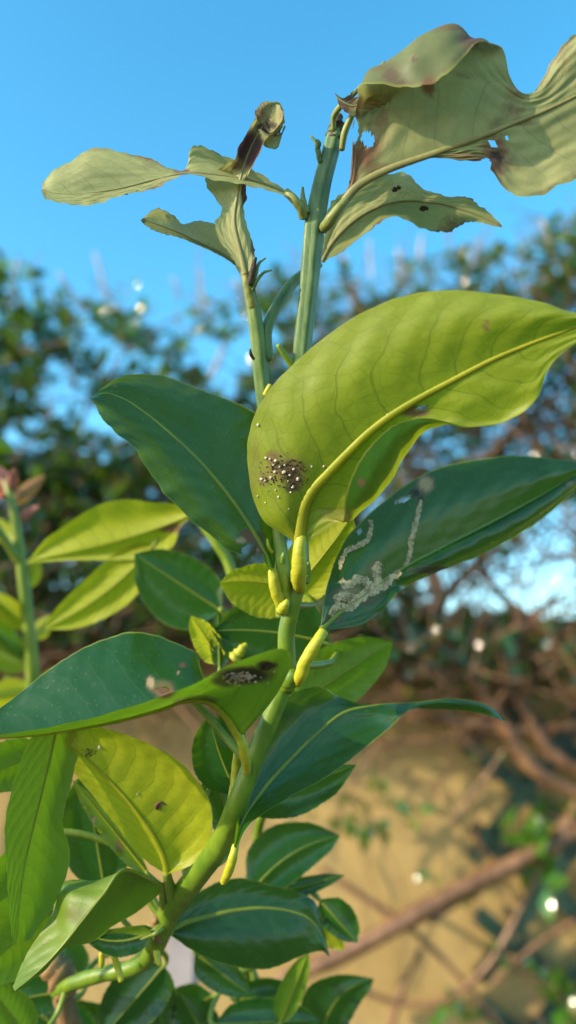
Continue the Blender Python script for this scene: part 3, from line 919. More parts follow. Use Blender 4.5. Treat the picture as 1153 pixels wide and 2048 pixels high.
# --- A: the big leaf seen from below
leaf('A', tree, [
    ((600, 1092), (597, 1090), (604, 1091)),
    ((602, 1060), (572, 1072), (622, 1080)),
    ((608, 1022), (532, 1046), [(640, 1035, 1), (672, 1048, 0)]),
    ((628, 980), (506, 995), [(660, 1010, 2), (702, 1040, 1), (698, 1042, -4), (688, 1040, -6)]),
    ((655, 950), (496, 930), [(695, 978, 2), (740, 1008, 1), (722, 1002, -6), (692, 990, -7)]),
    ((695, 908), (500, 860), [(735, 938, 2), (778, 966, 1), (752, 954, -7), (714, 930, -8)]),
    ((745, 860), (535, 785), [(777, 885, 2), (812, 908, 1), (786, 896, -6), (752, 880, -7)]),
    ((800, 820), (600, 715), [(822, 842, 1), (848, 864, 0), (828, 856, -5), (798, 846, -6)]),
    ((855, 788), (690, 645), [(868, 815, 1), (884, 850, 0), (876, 845, -3), (858, 836, -4)]),
    ((915, 756), (790, 598), [(930, 800), (936, 852, 0), (935, 849, -2)]),
    ((980, 722), (885, 581), [(995, 770), (1008, 842, 0), (1008, 841, -1)]),
    ((1050, 692), (990, 588), [(1058, 735), (1072, 800)]),
    ((1120, 666), (1085, 605), [(1112, 690), (1108, 722)]),
    ((1180, 648), (1160, 628), (1180, 668)),
    ((1240, 642), (1239, 641), (1241, 643))],
    'under', 'big', at=(600, 1090, -6), gx=-3.2, gy=3.2, cupA=-3, wave=.9, quilt=.30, ns=130, nh=40, mid_r=13, crenate=.15, seed=3,
    petiole=[(608, 1045, -5, 8), (602, 1078, -6.5, 12), (599, 1110, -7, 14.5), (598, 1140, -6, 15.5), (598, 1160, -3, 15), (601, 1176, 4, 12)],
    damage=[(566, 940, (50, 34), 'olive', .45), (572, 938, (38, 20), 'brown', .9), (590, 960, (20, 24), 'brown', .9), (545, 917, 16, 'brown', .8), (528, 957, (12, 16), 'brown', .7), (580, 974, (12, 12), 'soot', .8), (567, 930, (14, 9), 'soot', .8),
            (975, 652, (5, 11), 'brown', .9), (828, 822, (30, 11), 'brown', .95), (690, 1035, (14, 18), 'olive', .7), (725, 965, (9, 7), 'brown', .95), (510, 940, (9, 60), 'olive', .35),
            (670, 1030, (24, 16), 'yellow', .4)],
    holes=[(842, 817, 13, 4.5, -15)])
# --- B: dark glossy leaf towards the hedge
leaf('B', tree, [
    ((546, 1142), (543, 1143), (549, 1141)),
    ((534, 1110), (520, 1112), (556, 1100)),
    ((518, 1080), (474, 1108), (582, 1050)),
    ((490, 1035), (425, 1075), (600, 990)),
    ((450, 980), (366, 1022), (590, 925)),
    ((400, 922), (310, 962), (548, 858)),
    ((345, 870), (262, 892), (480, 808)),
    ((292, 826), (216, 848), (395, 776)),
    ((245, 796), (192, 815), (310, 750)),
    ((210, 786), (182, 798), (240, 754)),
    ((179, 795), (178, 796), (181, 794))],
    'top', at=(545, 1140, 1), gx=8, gy=-5.5, foldA=-6, foldB=1, cupA=2.5, cupB=1.5, wave=1.4, quilt=.12, ns=110, nh=32, mid_r=7, crenate=.28, seed=5,
    petiole=[(545, 1140, 0, 9), (549, 1165, 0, 11.5), (555, 1190, 1, 12), (563, 1215, 3, 9)],
    damage=[(497, 1072, (20, 14), 'brown', .95), (520, 1090, (10, 26), 'brown', .9), (480, 1080, (10, 6), 'tan', .8), (232, 772, 5, 'yellow', .5), (505, 1100, (14, 5), 'tan', .9)],
    holes=[(500, 1100, 17, 14, -30), (524, 1118, 6, 15, -20)])
# --- C: leaf with miner tracks
leaf('C', tree, [
    ((643, 1260), (641, 1258), (646, 1261)),
    ((672, 1232), (648, 1205), [(690, 1245), (712, 1252)]),
    ((715, 1200), (664, 1140), [(735, 1215), (764, 1222)]),
    ((762, 1166), (700, 1068), [(780, 1175), (793, 1188, -2)]),
    ((815, 1132), (790, 985), [(822, 1140, -2), (822, 1148, -2), (828, 1166, 6)]),
    ((880, 1098), (872, 938), [(888, 1106, -3), (890, 1114, -3), (898, 1135, 8)]),
    ((950, 1062), (950, 918), [(958, 1070, -3), (962, 1080, -3), (972, 1106, 10)]),
    ((1020, 1025), (1030, 911), [(1028, 1034, -3), (1032, 1044, -3), (1042, 1066, 10)]),
    ((1090, 986), (1105, 917), [(1097, 992, -2), (1100, 1000, -2), (1108, 1018, 8)]),
    ((1150, 950), (1160, 924), [(1154, 956, -1), (1156, 960, -1), (1160, 972, 5)]),
    ((1215, 918), (1214, 917), (1216, 919))],
    'top', at=(640, 1260, 0), gx=7, gy=-6, cupA=-2.5, wave=1.0, quilt=.16, ns=120, nh=36, mid_r=7, crenate=.28, seed=8,
    petiole=[(648, 1262, 0, 10), (630, 1290, -2, 12), (612, 1322, -1, 13), (602, 1350, 1, 13), (594, 1366, 4, 10)],
    damage=[(852, 968, (17, 18), 'tan', .97), (832, 985, (12, 9), 'dark', .9), (842, 1000, (8, 12), 'dark', .8), (712, 1192, (50, 20), 'olive', .8), (750, 1140, (14, 20), 'tan', .6), (700, 1180, (22, 9), 'tan', .6), (690, 1215, (16, 10), 'brown', .6),
            (668, 1240, (22, 8), 'olive', .5), (1140, 968, (8, 6), 'tan', .6), (860, 1140, (40, 8), 'soot', .8), (735, 1205, (5, 7), 'brown', .9)],
    holes=[(806, 1000, 18, 5, -20), (718, 1062, 10, 5, -40)])
# --- D: folded leaf reaching out past the frame
leaf('D', tree, [
    ((480, 1474), (486, 1470, -1), (470, 1464, 2)),
    ((455, 1434), [(500, 1440, -7), (545, 1402, -14)], (440, 1398, 14)),
    ((418, 1404), [(500, 1390, -13), (581, 1335, -26)], [(412, 1370, 10), (406, 1345, 20)]),
    ((372, 1400), [(470, 1365, -17), (572, 1299, -33)], [(372, 1350, 10), (392, 1308, 22)]),
    ((318, 1418), [(400, 1382, -17), (480, 1320, -33)], [(320, 1340, 10), (338, 1279, 22)]),
    ((245, 1438), [(305, 1416, -15), (372, 1376, -29)], [(255, 1340, 9), (268, 1264, 20)]),
    ((160, 1456), [(200, 1442, -11), (235, 1422, -22)], [(175, 1355, 9), (192, 1284, 18)]),
    ((70, 1470), [(95, 1462, -6), (112, 1450, -13)], [(80, 1400, 7), (100, 1338, 14)]),
    ((-10, 1476), [(0, 1472, -4), (10, 1468, -9)], [(-2, 1440, 5), (20, 1402, 9)]),
    ((-90, 1474), (-89, 1472), (-88, 1470))],
    'top', at=(480, 1474, -8), gx=1.5, gy=0, wave=.9, quilt=.12, ns=120, nh=34, mid_r=13, rib_mat='rib_pale', face_half='B', crenate=.28, seed=12,
    petiole=[(476, 1462, -8, 9), (486, 1492, -8, 10), (492, 1522, -5, 9.5), (494, 1544, -1, 8)],
    damage=[(322, 1376, (26, 17), 'olive', .9), (300, 1364, (9, 13), 'tan', .95), (328, 1384, (22, 12), 'rust', .9), (366, 1330, (7, 6), 'rust', .9), (358, 1345, 4, 'tan', .9),
            (490, 1350, (55, 17), 'soot', .97), (535, 1330, (22, 8), 'dark', .95), (450, 1362, (26, 12), 'soot', .8), (400, 1400, (34, 9), 'soot', .55), (362, 1403, (12, 6), 'tan', .7)],
    holes=[(326, 1380, 14, 7, -8)])
# --- E: long leaf curving out low
leaf('E', tree, [
    ((470, 1698), (473, 1697), (468, 1694)),
    ((487, 1640), (500, 1648), (478, 1620)),
    ((524, 1582), (572, 1598), (503, 1530)),
    ((582, 1518), (652, 1555), (540, 1440)),
    ((638, 1464), (716, 1508), (592, 1383)),
    ((690, 1424), (775, 1460), (652, 1377)),
    ((750, 1410), [(785, 1425, -3), (815, 1424, -4)], (705, 1413, 12)),
    ((830, 1405), [(846, 1409, -3), (852, 1418, 2)], (800, 1410, 10)),
    ((915, 1398), [(918, 1406, -3), (922, 1421, 2)], (900, 1401, 6)),
    ((982, 1414), [(980, 1420, -2), (974, 1430, 1)], (976, 1411, 3)),
    ((1012, 1442), (1011, 1443), (1013, 1441))],
    'top', at=(470, 1690, -2), gx=6, gy=-6.5, foldA=-5, foldB=-2, cupA=1.5, cupB=2, wave=.5, quilt=.10, ns=110, nh=30, mid_r=7, crenate=.28, seed=15,
    petiole=[(472, 1690, -2, 7), (466, 1715, -3, 9), (458, 1742, -2, 9.5), (447, 1764, 1, 7)])
# --- H: bright leaf seen from below
leaf('H', tree, [
    ((334, 1748), (337, 1748), (331, 1747)),
    ((330, 1722), (380, 1732), (300, 1728)),
    ((318, 1690), (418, 1690), (266, 1696)),
    ((296, 1654), (425, 1640), (236, 1655)),
    ((262, 1608), (410, 1582), (204, 1614)),
    ((222, 1564), (358, 1524), (170, 1572)),
    ((178, 1520), (282, 1481), (138, 1532)),
    ((132, 1484), (198, 1453), (106, 1490)),
    ((95, 1460), (125, 1446), (85, 1466)),
    ((62, 1440), (63, 1439), (61, 1441))],
    'under', 'pale', at=(334, 1748, 22), gx=-.8, gy=3.5, cupA=2.5, cupB=1, foldA=-2, foldB=2, wave=.7, quilt=.22, ns=100, nh=32, mid_r=7.5, crenate=.2, seed=18,
    petiole=[(334, 1745, 22, 8), (340, 1775, 27, 11), (346, 1805, 33, 10), (348, 1830, 38, 8)], pet_mat='petiole_green',
    damage=[(180, 1505, 9, 'olive', .4), (321, 1612, (5, 8), 'brown', .7)])
# --- the withered top leaves
leaf('T1', tree, [
    ((580, 390), (578, 385), (577, 394)),
    ((545, 374), (545, 362), (544, 383)),
    ((500, 360), (500, 336), (499, 372)),
    ((455, 352), [(450, 330), (446, 312, -3)], (455, 362)),
    ((415, 348), [(405, 320), (398, 290, -3)], (415, 356)),
    ((388, 345), [(382, 325), (378, 302, -2)], (388, 349)),
    ((366, 347), [(368, 342), (372, 338)], (366, 352)),
    ((340, 352), [(338, 345), (336, 337)], (342, 360)),
    ((300, 362), [(300, 340), (305, 320, 2)], (304, 376)),
    ((245, 376), [(240, 340), (240, 302, 4)], (250, 391)),
    ((195, 384), [(185, 340), (188, 297, 5)], (200, 406)),
    ((145, 388), [(140, 355), (140, 323, 4)], (148, 410)),
    ((105, 386), [(103, 365), (105, 343, 2)], (108, 404)),
    ((82, 380), (85, 366), (90, 398))],
    'under', 'dry', at=(580, 390, 2), gx=1.0, gy=2.5, foldA=3, foldB=-3, cupA=2.5, wave=1.2, quilt=.16, ns=110, nh=22, mid_r=5, crenate=.7, seed=21,
    petiole=[(572, 384, 2, 8), (588, 398, 1, 9), (602, 416, 2, 9.5), (608, 436, 4, 9)], pet_mat='petiole_dry',
    damage=[(365, 342, (18, 7), 'brown', .9), (372, 340, (7, 5), 'dark', .8), (385, 345, (10, 4), 'brown', .5), (88, 385, (6, 20), 'brown', .4), (190, 299, (30, 4), 'brown', .35)])
leaf('T2', tree, [
    ((491, 548), (486, 546), (496, 548)),
    ((484, 515), (462, 512), (506, 525)),
    ((475, 480), (438, 478), [(492, 480), (508, 490, 2)]),
    ((469, 448), (431, 448), [(482, 448), (494, 450, 3)]),
    ((470, 420), (444, 420), [(480, 420), (488, 412, 2)]),
    ((474, 396), (428, 390), [(482, 396), (493, 400, 2)]),
    ((480, 362), (411, 356), [(488, 362), (492, 370, 2)]),
    ((488, 332), [(472, 330), (468, 322, -3)], [(498, 335), (505, 330, -3)]),
    ((500, 300), [(482, 298), (477, 292, -4)], [(512, 306), (522, 300, -5)]),
    ((514, 272), [(498, 268), (494, 262, -4)], [(526, 280), (536, 276, -5)]),
    ((528, 248), [(514, 244), (510, 238, -3)], [(545, 262), (555, 255, -5)]),
    ((540, 225), [(526, 222), (520, 218)], [(556, 238), (567, 232, -3)]),
    ((548, 206), (536, 207), (560, 210))],
    'under', 'dry', at=(491, 548, 1), gx=-4, gy=1, cupA=1, cupB=1, wave=.8, quilt=.10, ns=90, nh=20, mid_r=6, crenate=.6, seed=24,
    petiole=[(490, 540, 4, 9), (495, 565, 4, 10.5), (501, 592, 5, 11), (506, 615, 6, 10)], pet_mat='petiole_dry',
    damage=[(500, 300, (32, 40), 'purple', .97), (532, 258, (24, 14), 'dark', .95), (489, 392, (9, 30), 'purple', .95), (478, 330, (14, 12), 'brown', .8), (508, 490, (6, 22), 'purple', .8)])
leaf('T2b', tree, [                                            # folded pale tip of the withered leaf
    ((524, 250), (520, 244), (528, 256)),
    ((530, 232), (511, 232), (548, 272, -3)),
    ((540, 218), (516, 216), (560, 262, -4)),
    ((552, 212), (530, 203), (569, 240, -3)),
    ((562, 208), (556, 203), (567, 218))],
    'under', 'dry', at=(530, 240, -4), gx=1, gy=2, cupA=-2, cupB=2, wave=.8, ns=40, nh=14, mid_r=0, crenate=.6, seed=25,
    damage=[(545, 246, (14, 12), 'dark', .9), (524, 256, (8, 10), 'purple', .9)])
leaf('T2c', tree, [
    ((520, 258), (516, 258), (524, 260)),
    ((530, 275), (524, 280), (540, 268)),
    ((542, 290), (532, 294), (560, 268)),
    ((552, 296), (546, 299), (569, 258)),
    ((566, 262), (564, 268), (569, 250))],
    'under', 'dry', at=(530, 275, -6), gx=1, gy=-2, cupA=1, cupB=-2, wave=.6, ns=36, nh=12, mid_r=0, crenate=.6, seed=26)
leaf('T3', tree, [
    ((478, 532), (480, 528), (476, 535)),
    ((446, 508), (452, 478, 4), (446, 514)),
    ((405, 487), [(415, 465, 5), (425, 446, 9)], (404, 494)),
    ((375, 473), [(385, 458, 5), (395, 442, 10)], (372, 480)),
    ((345, 460), [(354, 450, 4), (366, 446, 9)], (342, 471)),
    ((318, 450), [(328, 436, 2), (345, 430, 3)], (316, 464)),
    ((298, 443), (312, 417, 1), (298, 456)),
    ((282, 440), (286, 436), (284, 444))],
    'under', 'dry', at=(478, 532, 12), gx=6, gy=6, cupA=1.5, wave=.8, quilt=.12, ns=70, nh=20, mid_r=5, crenate=.6, seed=28,
    petiole=[(475, 530, 10, 5), (486, 545, 10, 7), (497, 570, 9, 8)], pet_mat='petiole_dry',
    damage=[(418, 490, 3, 'dark', .9), (285, 440, (5, 6), 'brown', .8)])
leaf('T4', tree, [
    ((645, 524), (644, 518), (648, 524)),
    ((664, 490), (650, 462), (690, 500, 6)),
    ((694, 455), (662, 408), [(715, 470, 4), (738, 462, 10)]),
    ((735, 425), (705, 378), [(750, 438, 4), (765, 442, 10)]),
    ((775, 408), (758, 354), [(790, 424, 3), (805, 436, 8)]),
    ((812, 402), [(808, 375), (812, 344, 3)], [(820, 420, 3), (832, 448, 8)]),
    ((845, 404), [(840, 392), (840, 372, 2)], [(850, 424, 3), (866, 464, 8)]),
    ((880, 408), [(880, 400), (884, 391)], [(886, 426, 2), (898, 462, 6)]),
    ((920, 418), [(922, 405), (930, 395)], [(922, 428), (930, 446, 3)]),
    ((965, 434), (970, 418), (965, 447)),
    ((1006, 453), (1004, 450), (1003, 455))],
    'under', 'dry', at=(645, 524, 20), gx=-1, gy=2.5, cupA=2, wave=1.2, quilt=.14, ns=100, nh=26, mid_r=5.5, crenate=.7, seed=31,
    damage=[(1000, 450, (6, 6), 'brown', .6), (640, 515, (8, 14), 'brown', .3)])
leaf('T5', tree, [
    ((690, 402), (688, 397), (693, 403)),
    ((712, 376), [(706, 362), (702, 345)], (714, 378)),
    ((738, 358), [(722, 320), (706, 262, -2)], (740, 362)),
    ((775, 340), [(755, 290), (738, 230), (716, 196, -3)], (778, 345)),
    ((815, 325), [(795, 265), (775, 195), (738, 142, -2), (722, 168, -7)], (819, 331)),
    ((860, 310), [(840, 245), (818, 165), (800, 108, 0), (792, 138, -7), (800, 172, -10)], (866, 316)),
    ((905, 294), [(890, 230), (868, 150), (858, 64, 0), (840, 110, -8), (862, 166, -11)], [(914, 306), (925, 322)]),
    ((945, 280), [(940, 210), (925, 130), (915, 50, 0), (900, 96, -7), (908, 135, -10)], [(958, 300), (968, 322)]),
    ((985, 265), [(985, 200), (972, 130), (962, 78, 0), (955, 88, -4)], [(1000, 300), (990, 350, -2)]),
    ((1025, 248), [(1018, 200), (1000, 140), (1005, 98, 0)], [(1035, 310), (1025, 388, -3)]),
    ((1070, 230), [(1055, 205), (1040, 188), (1022, 168, 1)], [(1080, 310), (1075, 392, -4)]),
    ((1115, 210), [(1098, 195), (1078, 182), (1062, 186, 2)], [(1120, 290), (1125, 366, -4)]),
    ((1160, 188), [(1145, 155), (1122, 128), (1098, 128, 2)], [(1165, 270), (1175, 350, -4)]),
    ((1215, 160), [(1200, 120), (1175, 80), (1150, 70, 1)], [(1215, 230), (1225, 300, -3)]),
    ((1290, 130), (1260, 80), (1290, 190)),
    ((1340, 110), (1338, 108), (1342, 112))],
    'under', 'dry', at=(690, 402, -2), gx=-2.2, gy=4.0, wave=1.3, quilt=.34, ns=140, nh=44, mid_r=9, crenate=.6, seed=36,
    petiole=[(696, 396, -2, 8.5), (676, 420, -2, 10), (660, 442, 0, 12), (646, 458, 4, 10)], pet_mat='petiole_dry',
    damage=[(728, 312, (22, 20), 'rust', .9), (740, 290, (26, 24), 'rust', .8), (708, 330, (9, 50), 'rust', .85), (762, 250, (12, 60), 'tan', .35), (745, 335, (34, 12), 'brown', .6), (712, 215, (30, 22), 'brown', .55),
            (858, 172, (14, 20), 'rust', .9), (940, 76, (24, 18), 'purple', .85), (900, 54, (46, 7), 'brown', .7), (990, 300, (26, 26), 'rust', .75), (992, 322, (16, 28), 'dark', .95),
            (930, 312, (34, 10), 'rust', .6), (880, 318, (30, 6), 'brown', .5), (1050, 245, (24, 6), 'rust', .5), (828, 118, 6, 'dark', .8), (760, 130, (36, 12), 'brown', .4), (784, 150, (18, 16), 'purple', .7),
            (1040, 180, (26, 7), 'tan', .5), (700, 360, (8, 24), 'brown', .7), (940, 150, (30, 5), 'brown', .35)],
    holes=[(735, 278, 12, 17, -20), (986, 287, 9, 5, 40), (1014, 275, 4, 3), (972, 330, 12, 14), (712, 262, 5, 26)])
leaf('T5b', tree, [                                            # hooked dry strip at the tip of the shoot
    ((672, 190), (670, 186), (674, 192)),
    ((686, 204), (688, 196), (680, 212)),
    ((708, 212), (712, 180), (704, 232)),
    ((735, 198), (738, 178), (738, 222)),
    ((772, 182), (770, 166), (778, 204)),
    ((815, 165), (812, 158), (818, 178))],
    'under', 'dry', at=(700, 205, -12), gx=.5, gy=1, cupA=1, cupB=-2, wave=.6, ns=50, nh=14, mid_r=3, crenate=.6, seed=38,
    damage=[(690, 205, (26, 22), 'purple', .85), (722, 190, (14, 10), 'brown', .8), (735, 205, (30, 10), 'brown', .5)], holes=[(712, 190, 8, 5)])
ptube('side_twig', [(668, 262, 4, 5), (668, 235, 2, 6), (682, 212, -2, 6), (706, 190, -6, 5), (730, 165, -8, 4), (770, 125, -8, 4)], M['petiole_dry'], tree, seg=30, sides=10)
ptube('side_twig', [(684, 300, 4, 6), (690, 265, 2, 7), (704, 232, 0, 6), (712, 214, -2, 4)], M['petiole_dry'], tree, seg=24, sides=10)

# --- leaves deeper in the plant (softer, behind or below the main stem)
def simple(key, base, tip, wA, wB, face, mat, d, gx=0, gy=0, bend=(0, 0), pet=None, pm='petiole_green', n=7, fold=(0, 0), cup=1.5, seed=40, prof=None, **kw):
    """leaf from base to tip; half widths in reference pixels; bend moves the middle"""
    b, t = np.array(base, float), np.array(tip, float)
    ax = t - b; L = np.linalg.norm(ax); ax /= L; nr = np.array([ax[1], -ax[0]])
    rows = []
    for i in range(n + 1):
        s = i / n
        m = b + (t - b) * s + np.array(bend) * 4 * s * (1 - s)
        p = (math.sin(math.pi * s ** .80) ** .62) if 0 < s < 1 else .02
        rows.append((tuple(m), tuple(m + nr * wA * p), tuple(m - nr * wB * p)))
    return leaf(key, tree, rows, face, mat, at=(base[0], base[1], d), gx=gx, gy=gy, foldA=fold[0], foldB=fold[1], cupA=cup, cupB=cup,
                petiole=pet, pet_mat=pm, ns=kw.pop('ns', 50), nh=kw.pop('nh', 14), quilt=kw.pop('quilt', .035), seed=seed, mid_r=kw.pop('mid_r', 4), **kw)

# Q, R, S: shoot behind the dark leaf
ptube('rear_shoot', [(500, 1330, 90, 11), (482, 1230, 104, 11), (472, 1180, 108, 11), (455, 1120, 110, 11), (425, 1075, 110, 10), (380, 1020, 112, 9), (330, 975, 114, 7)], M['shoot'], tree, seg=40, sides=12)
leaf('Q', tree, [
    ((392, 1026), (393, 1024), (391, 1028)),
    ((345, 1045), (350, 1008), (362, 1053)),
    ((290, 1065), (292, 1003), (345, 1094)),
    ((230, 1083), (240, 999), (288, 1117)),
    ((170, 1098), (185, 1016), (208, 1120)),
    ((118, 1110), (122, 1056), (138, 1121)),
    ((80, 1118), (82, 1088), (90, 1124)),
    ((56, 1124), (57, 1122), (56, 1126))],
    'under', 'pale', at=(390, 1028, 106), gx=-1, gy=5, cupA=2, cupB=2, wave=1.5, quilt=.08, ns=60, nh=16, mid_r=4, crenate=.5, seed=41,
    petiole=[(385, 1028, 106, 8), (415, 1034, 108, 9), (440, 1082, 110, 9)], pet_mat='petiole_green', damage=[(345, 1056, (28, 10), 'rust', .9)])
simple('R', (312, 1085), (88, 1258), 46, 48, 'under', 'pale', 112, gx=1, gy=3, bend=(10, 14), seed=42)
simple('S', (444, 1222), (270, 1108), 84, 60, 'top', 'leaf', 100, gx=3, gy=-4, bend=(0, 0), seed=43, pet=[(440, 1218, 100, 7), (462, 1232, 102, 9), (482, 1242, 104, 9)])
simple('Ub', (510, 1000), (335, 985), 30, 34, 'under', 'pale', 110, gy=3, seed=44)
# leaves right behind the node
simple('Ta', (570, 1205), (706, 1030), 62, 56, 'under', 'pale', 34, gx=-3, gy=3, bend=(10, -8), seed=45, mid_r=5)
simple('Tb', (600, 1185), (440, 1165), 70, 40, 'under', 'pale', 36, gx=2, gy=4, bend=(0, -10), seed=46)
simple('U', (665, 1290), (425, 1262), 92, 84, 'top', 'leaf', 48, gx=3, gy=-5, bend=(0, -12), seed=47)
simple('V', (440, 1330), (382, 1232), 30, 26, 'under', 'pale', 44, gx=-2, gy=3, seed=48, bend=(3, -3))
simple('V2', (440, 1340), (436, 1220), 18, 22, 'top', 'leaf', 42, gx=3, gy=-3, seed=49)
simple('W', (590, 1412), (785, 1285), 66, 60, 'under', 'leaf', 36, gx=7, gy=2, bend=(0, -2), seed=50, mid_r=5)
ptube('bud_cluster', [(470, 1318, 40, 14), (482, 1300, 40, 10), (494, 1288, 40, 4)], M['petiole'], tree, seg=14, sides=10, lump=.12)
# behind and below the long leaf
simple('F1', (440, 1560), (712, 1530), 30, 72, 'top', 'leaf', 38, gx=4, gy=-6, bend=(0, 20), seed=51)
simple('F2', (500, 1790), (680, 1672), 70, 48, 'top', 'leaf', 75, gx=4, gy=-8, bend=(-10, -20), seed=52)
simple('F3', (500, 1800), (690, 1750), 20, 22, 'top', 'leaf', 80, gx=2, gy=-8, seed=53)
ptube('rear_shoot', [(500, 1950, 110, 12), (505, 1840, 105, 11), (513, 1740, 98, 10), (522, 1640, 88, 9), (545, 1600, 80, 8)], M['stem'], tree, seg=40, sides=12)
simple('Z', (478, 1590), (420, 1430), 60, 46, 'top', 'leaf', 24, gx=5, gy=-4, bend=(-8, 0), seed=54, pet=[(474, 1505, 10, 7), (472, 1540, 10, 9), (468, 1578, 9, 9), (462, 1600, 8, 7)], pm='petiole')
simple('Z2', (480, 1500), (440, 1425), 26, 26, 'top', 'leaf', 14, gx=5, gy=-4, seed=55)
simple('Z3', (470, 1680), (420, 1520), 40, 50, 'top', 'leaf', 34, gx=6, gy=-3, seed=56)
# G and its neighbours
leaf('G', tree, [
    ((338, 1862), (341, 1858), (338, 1868)),
    ((370, 1846), (372, 1808), (378, 1896)),
    ((420, 1832), (420, 1772), (435, 1924)),
    ((475, 1820), (478, 1756), (495, 1938)),
    ((530, 1816), (535, 1768), (545, 1936)),
    ((580, 1822), (590, 1782), (590, 1918)),
    ((620, 1838), [(622, 1812), (628, 1802, 2)], [(622, 1870), (622, 1906)]),
    ((645, 1872), (642, 1838), (645, 1902)),
    ((660, 1912), (659, 1909), (658, 1913))],
    'top', at=(338, 1862, 46), gx=5, gy=-7, cupA=1, cupB=-2, wave=.8, quilt=.12, ns=70, nh=22, mid_r=8, seed=60,
    petiole=[(342, 1862, 40, 8), (328, 1872, 42, 9), (316, 1882, 44, 10)], pet_mat='petiole_green')
simple('Gc', (640, 1800), (715, 1885), 38, 30, 'top', 'leaf', 85, gx=-3, gy=-4, seed=61)
simple('Gd', (640, 1830), (690, 1900), 14, 30, 'under', 'pale', 84, gx=-2, gy=3, seed=62)
simple('Ge', (560, 2050), (618, 1905), 30, 22, 'under', 'leaf', 85, gx=-2, gy=3, seed=63)
simple('Gf', (640, 2120), (748, 1958), 62, 46, 'top', 'leaf', 110, gx=4, gy=-4, bend=(-26, -30), seed=64)
simple('Gg', (470, 2000), (610, 1990), 40, 34, 'top', 'leaf', 95, gx=2, gy=-8, seed=65)
simple('Gh', (430, 2050), (640, 2040), 50, 46, 'top', 'leaf', 85, gx=2, gy=-7, seed=66)
simple('Gi', (390, 1905), (500, 1990), 34, 40, 'top', 'leaf', 90, gx=3, gy=-6, seed=67)
# left side
leaf('J', tree, [
    ((122, 1395), (126, 1395), (114, 1395)),
    ((110, 1470), (158, 1470), (60, 1480)),
    ((90, 1560), (146, 1555), (24, 1580)),
    ((68, 1650), (126, 1640), (10, 1660)),
    ((50, 1730), (140, 1715), (14, 1745)),
    ((40, 1800), (116, 1795), (18, 1815)),
    ((34, 1890), (60, 1880), (26, 1890))],
    'under', at=(120, 1452, 12), gx=9, gy=1, cupA=1.5, wave=.8, quilt=.05, ns=60, nh=18, mid_r=4, seed=70)
simple('K', (70, 1690), (-40, 1900), 60, 56, 'under', 'leaf', 45, gx=9, gy=3, seed=71)
simple('L', (130, 1800), (-60, 1960), 78, 80, 'under', 'leaf', 32, gx=9, gy=3, seed=72)
simple('X', (90, 1500), (-70, 1570), 50, 50, 'under', 'leaf', 40, gx=9, gy=3, seed=73)
simple('Y', (210, 1780), (170, 1540), 70, 66, 'top', 'leaf', 60, gx=5, gy=-4, seed=74)
simple('I', (300, 1752), (146, 1560), 26, 14, 'top', 'pale', 34, gx=3, gy=-3, seed=75, damage=[(188, 1640, (5, 9), 'tan', .9), (240, 1690, (10, 14), 'brown', .7)])
leaf('Mm', tree, [
    ((330, 1774), (331, 1777), (329, 1771)),
    ((288, 1752, -3), (306, 1800, 4), (270, 1742, 4)),
    ((250, 1740, -6), [(262, 1785, 0), (276, 1824, 6)], [(235, 1748, 0), (214, 1766, 10)]),
    ((208, 1788, -8), [(222, 1820, -2), (226, 1852, 5)], [(185, 1770, 0), (158, 1759, 12)]),
    ((162, 1846, -8), [(176, 1866, -3), (182, 1886, 4)], [(138, 1805, 0), (112, 1774, 12)]),
    ((128, 1888, -7), (134, 1895, -3), [(118, 1858, 0), (106, 1822, 8)]),
    ((82, 1938, -6), (86, 1944, -4), [(66, 1928, -2), (52, 1912, 3)]),
    ((30, 1982, -6), (32, 1982, -6), (26, 1974, -4))],
    'under', at=(328, 1772, 26), gx=9, gy=1, wave=.6, quilt=.18, ns=80, nh=22, mid_r=5, seed=76,
    damage=[(150, 1830, (20, 20), 'soot', .4)], petiole=[(326, 1770, 26, 6), (326, 1800, 32, 8), (330, 1840, 40, 8)], pet_mat='petiole_green')
simple('N', (312, 1858), (160, 1862), 34, 26, 'top', 'leaf', 34, gx=0, gy=-9, bend=(0, 22), seed=77)
simple('N2', (310, 1868), (182, 1892), 12, 32, 'under', 'leaf', 32, gx=-1, gy=3, bend=(0, 8), seed=78)
ptube('low_branch', [(316, 1885, 46, 16), (280, 1930, 54, 15), (210, 1948, 60, 15), (150, 1965, 66, 14), (112, 1985, 76, 12)], M['stem'], tree, seg=30, sides=14, lump=.03)
ptube('thorn', [(226, 1905, 38, 6), (236, 1935, 38, 7), (243, 1962, 36, 6)], M['petiole'], tree, seg=12, sides=10)
ptube('thorn', [(204, 1905, 44, 5), (204, 1925, 44, 6), (203, 1935, 44, 4)], M['petiole'], tree, seg=12, sides=10)
ptube('thorn', [(312, 1893, 44, 7), (316, 1915, 42, 7), (320, 1930, 40, 5)], M['petiole'], tree, seg=12, sides=10)
ptube('scar', [(312, 1838, 36, 7), (314, 1858, 38, 9), (318, 1880, 40, 8)], M['trunk'], tree, seg=12, sides=10, lump=.15)
ptube('knot', [(95, 1905, 80, 18), (112, 1940, 78, 28), (140, 1985, 76, 24)], M['trunk'], tree, seg=16, sides=14, lump=.12)
simple('P1', (330, 1930), (200, 2080), 56, 60, 'top', 'leaf', 85, gx=3, gy=-5, seed=80)
simple('P2', (300, 1920), (330, 2080), 40, 46, 'top', 'leaf', 95, gx=3, gy=-5, seed=81)
simple('P3', (420, 2090), (360, 1985), 50, 44, 'top', 'leaf', 90, gx=3, gy=-5, seed=82)
simple('P4', (60, 2080), (-30, 1960), 40, 50, 'under', 'leaf', 50, gx=9, gy=3, seed=83)
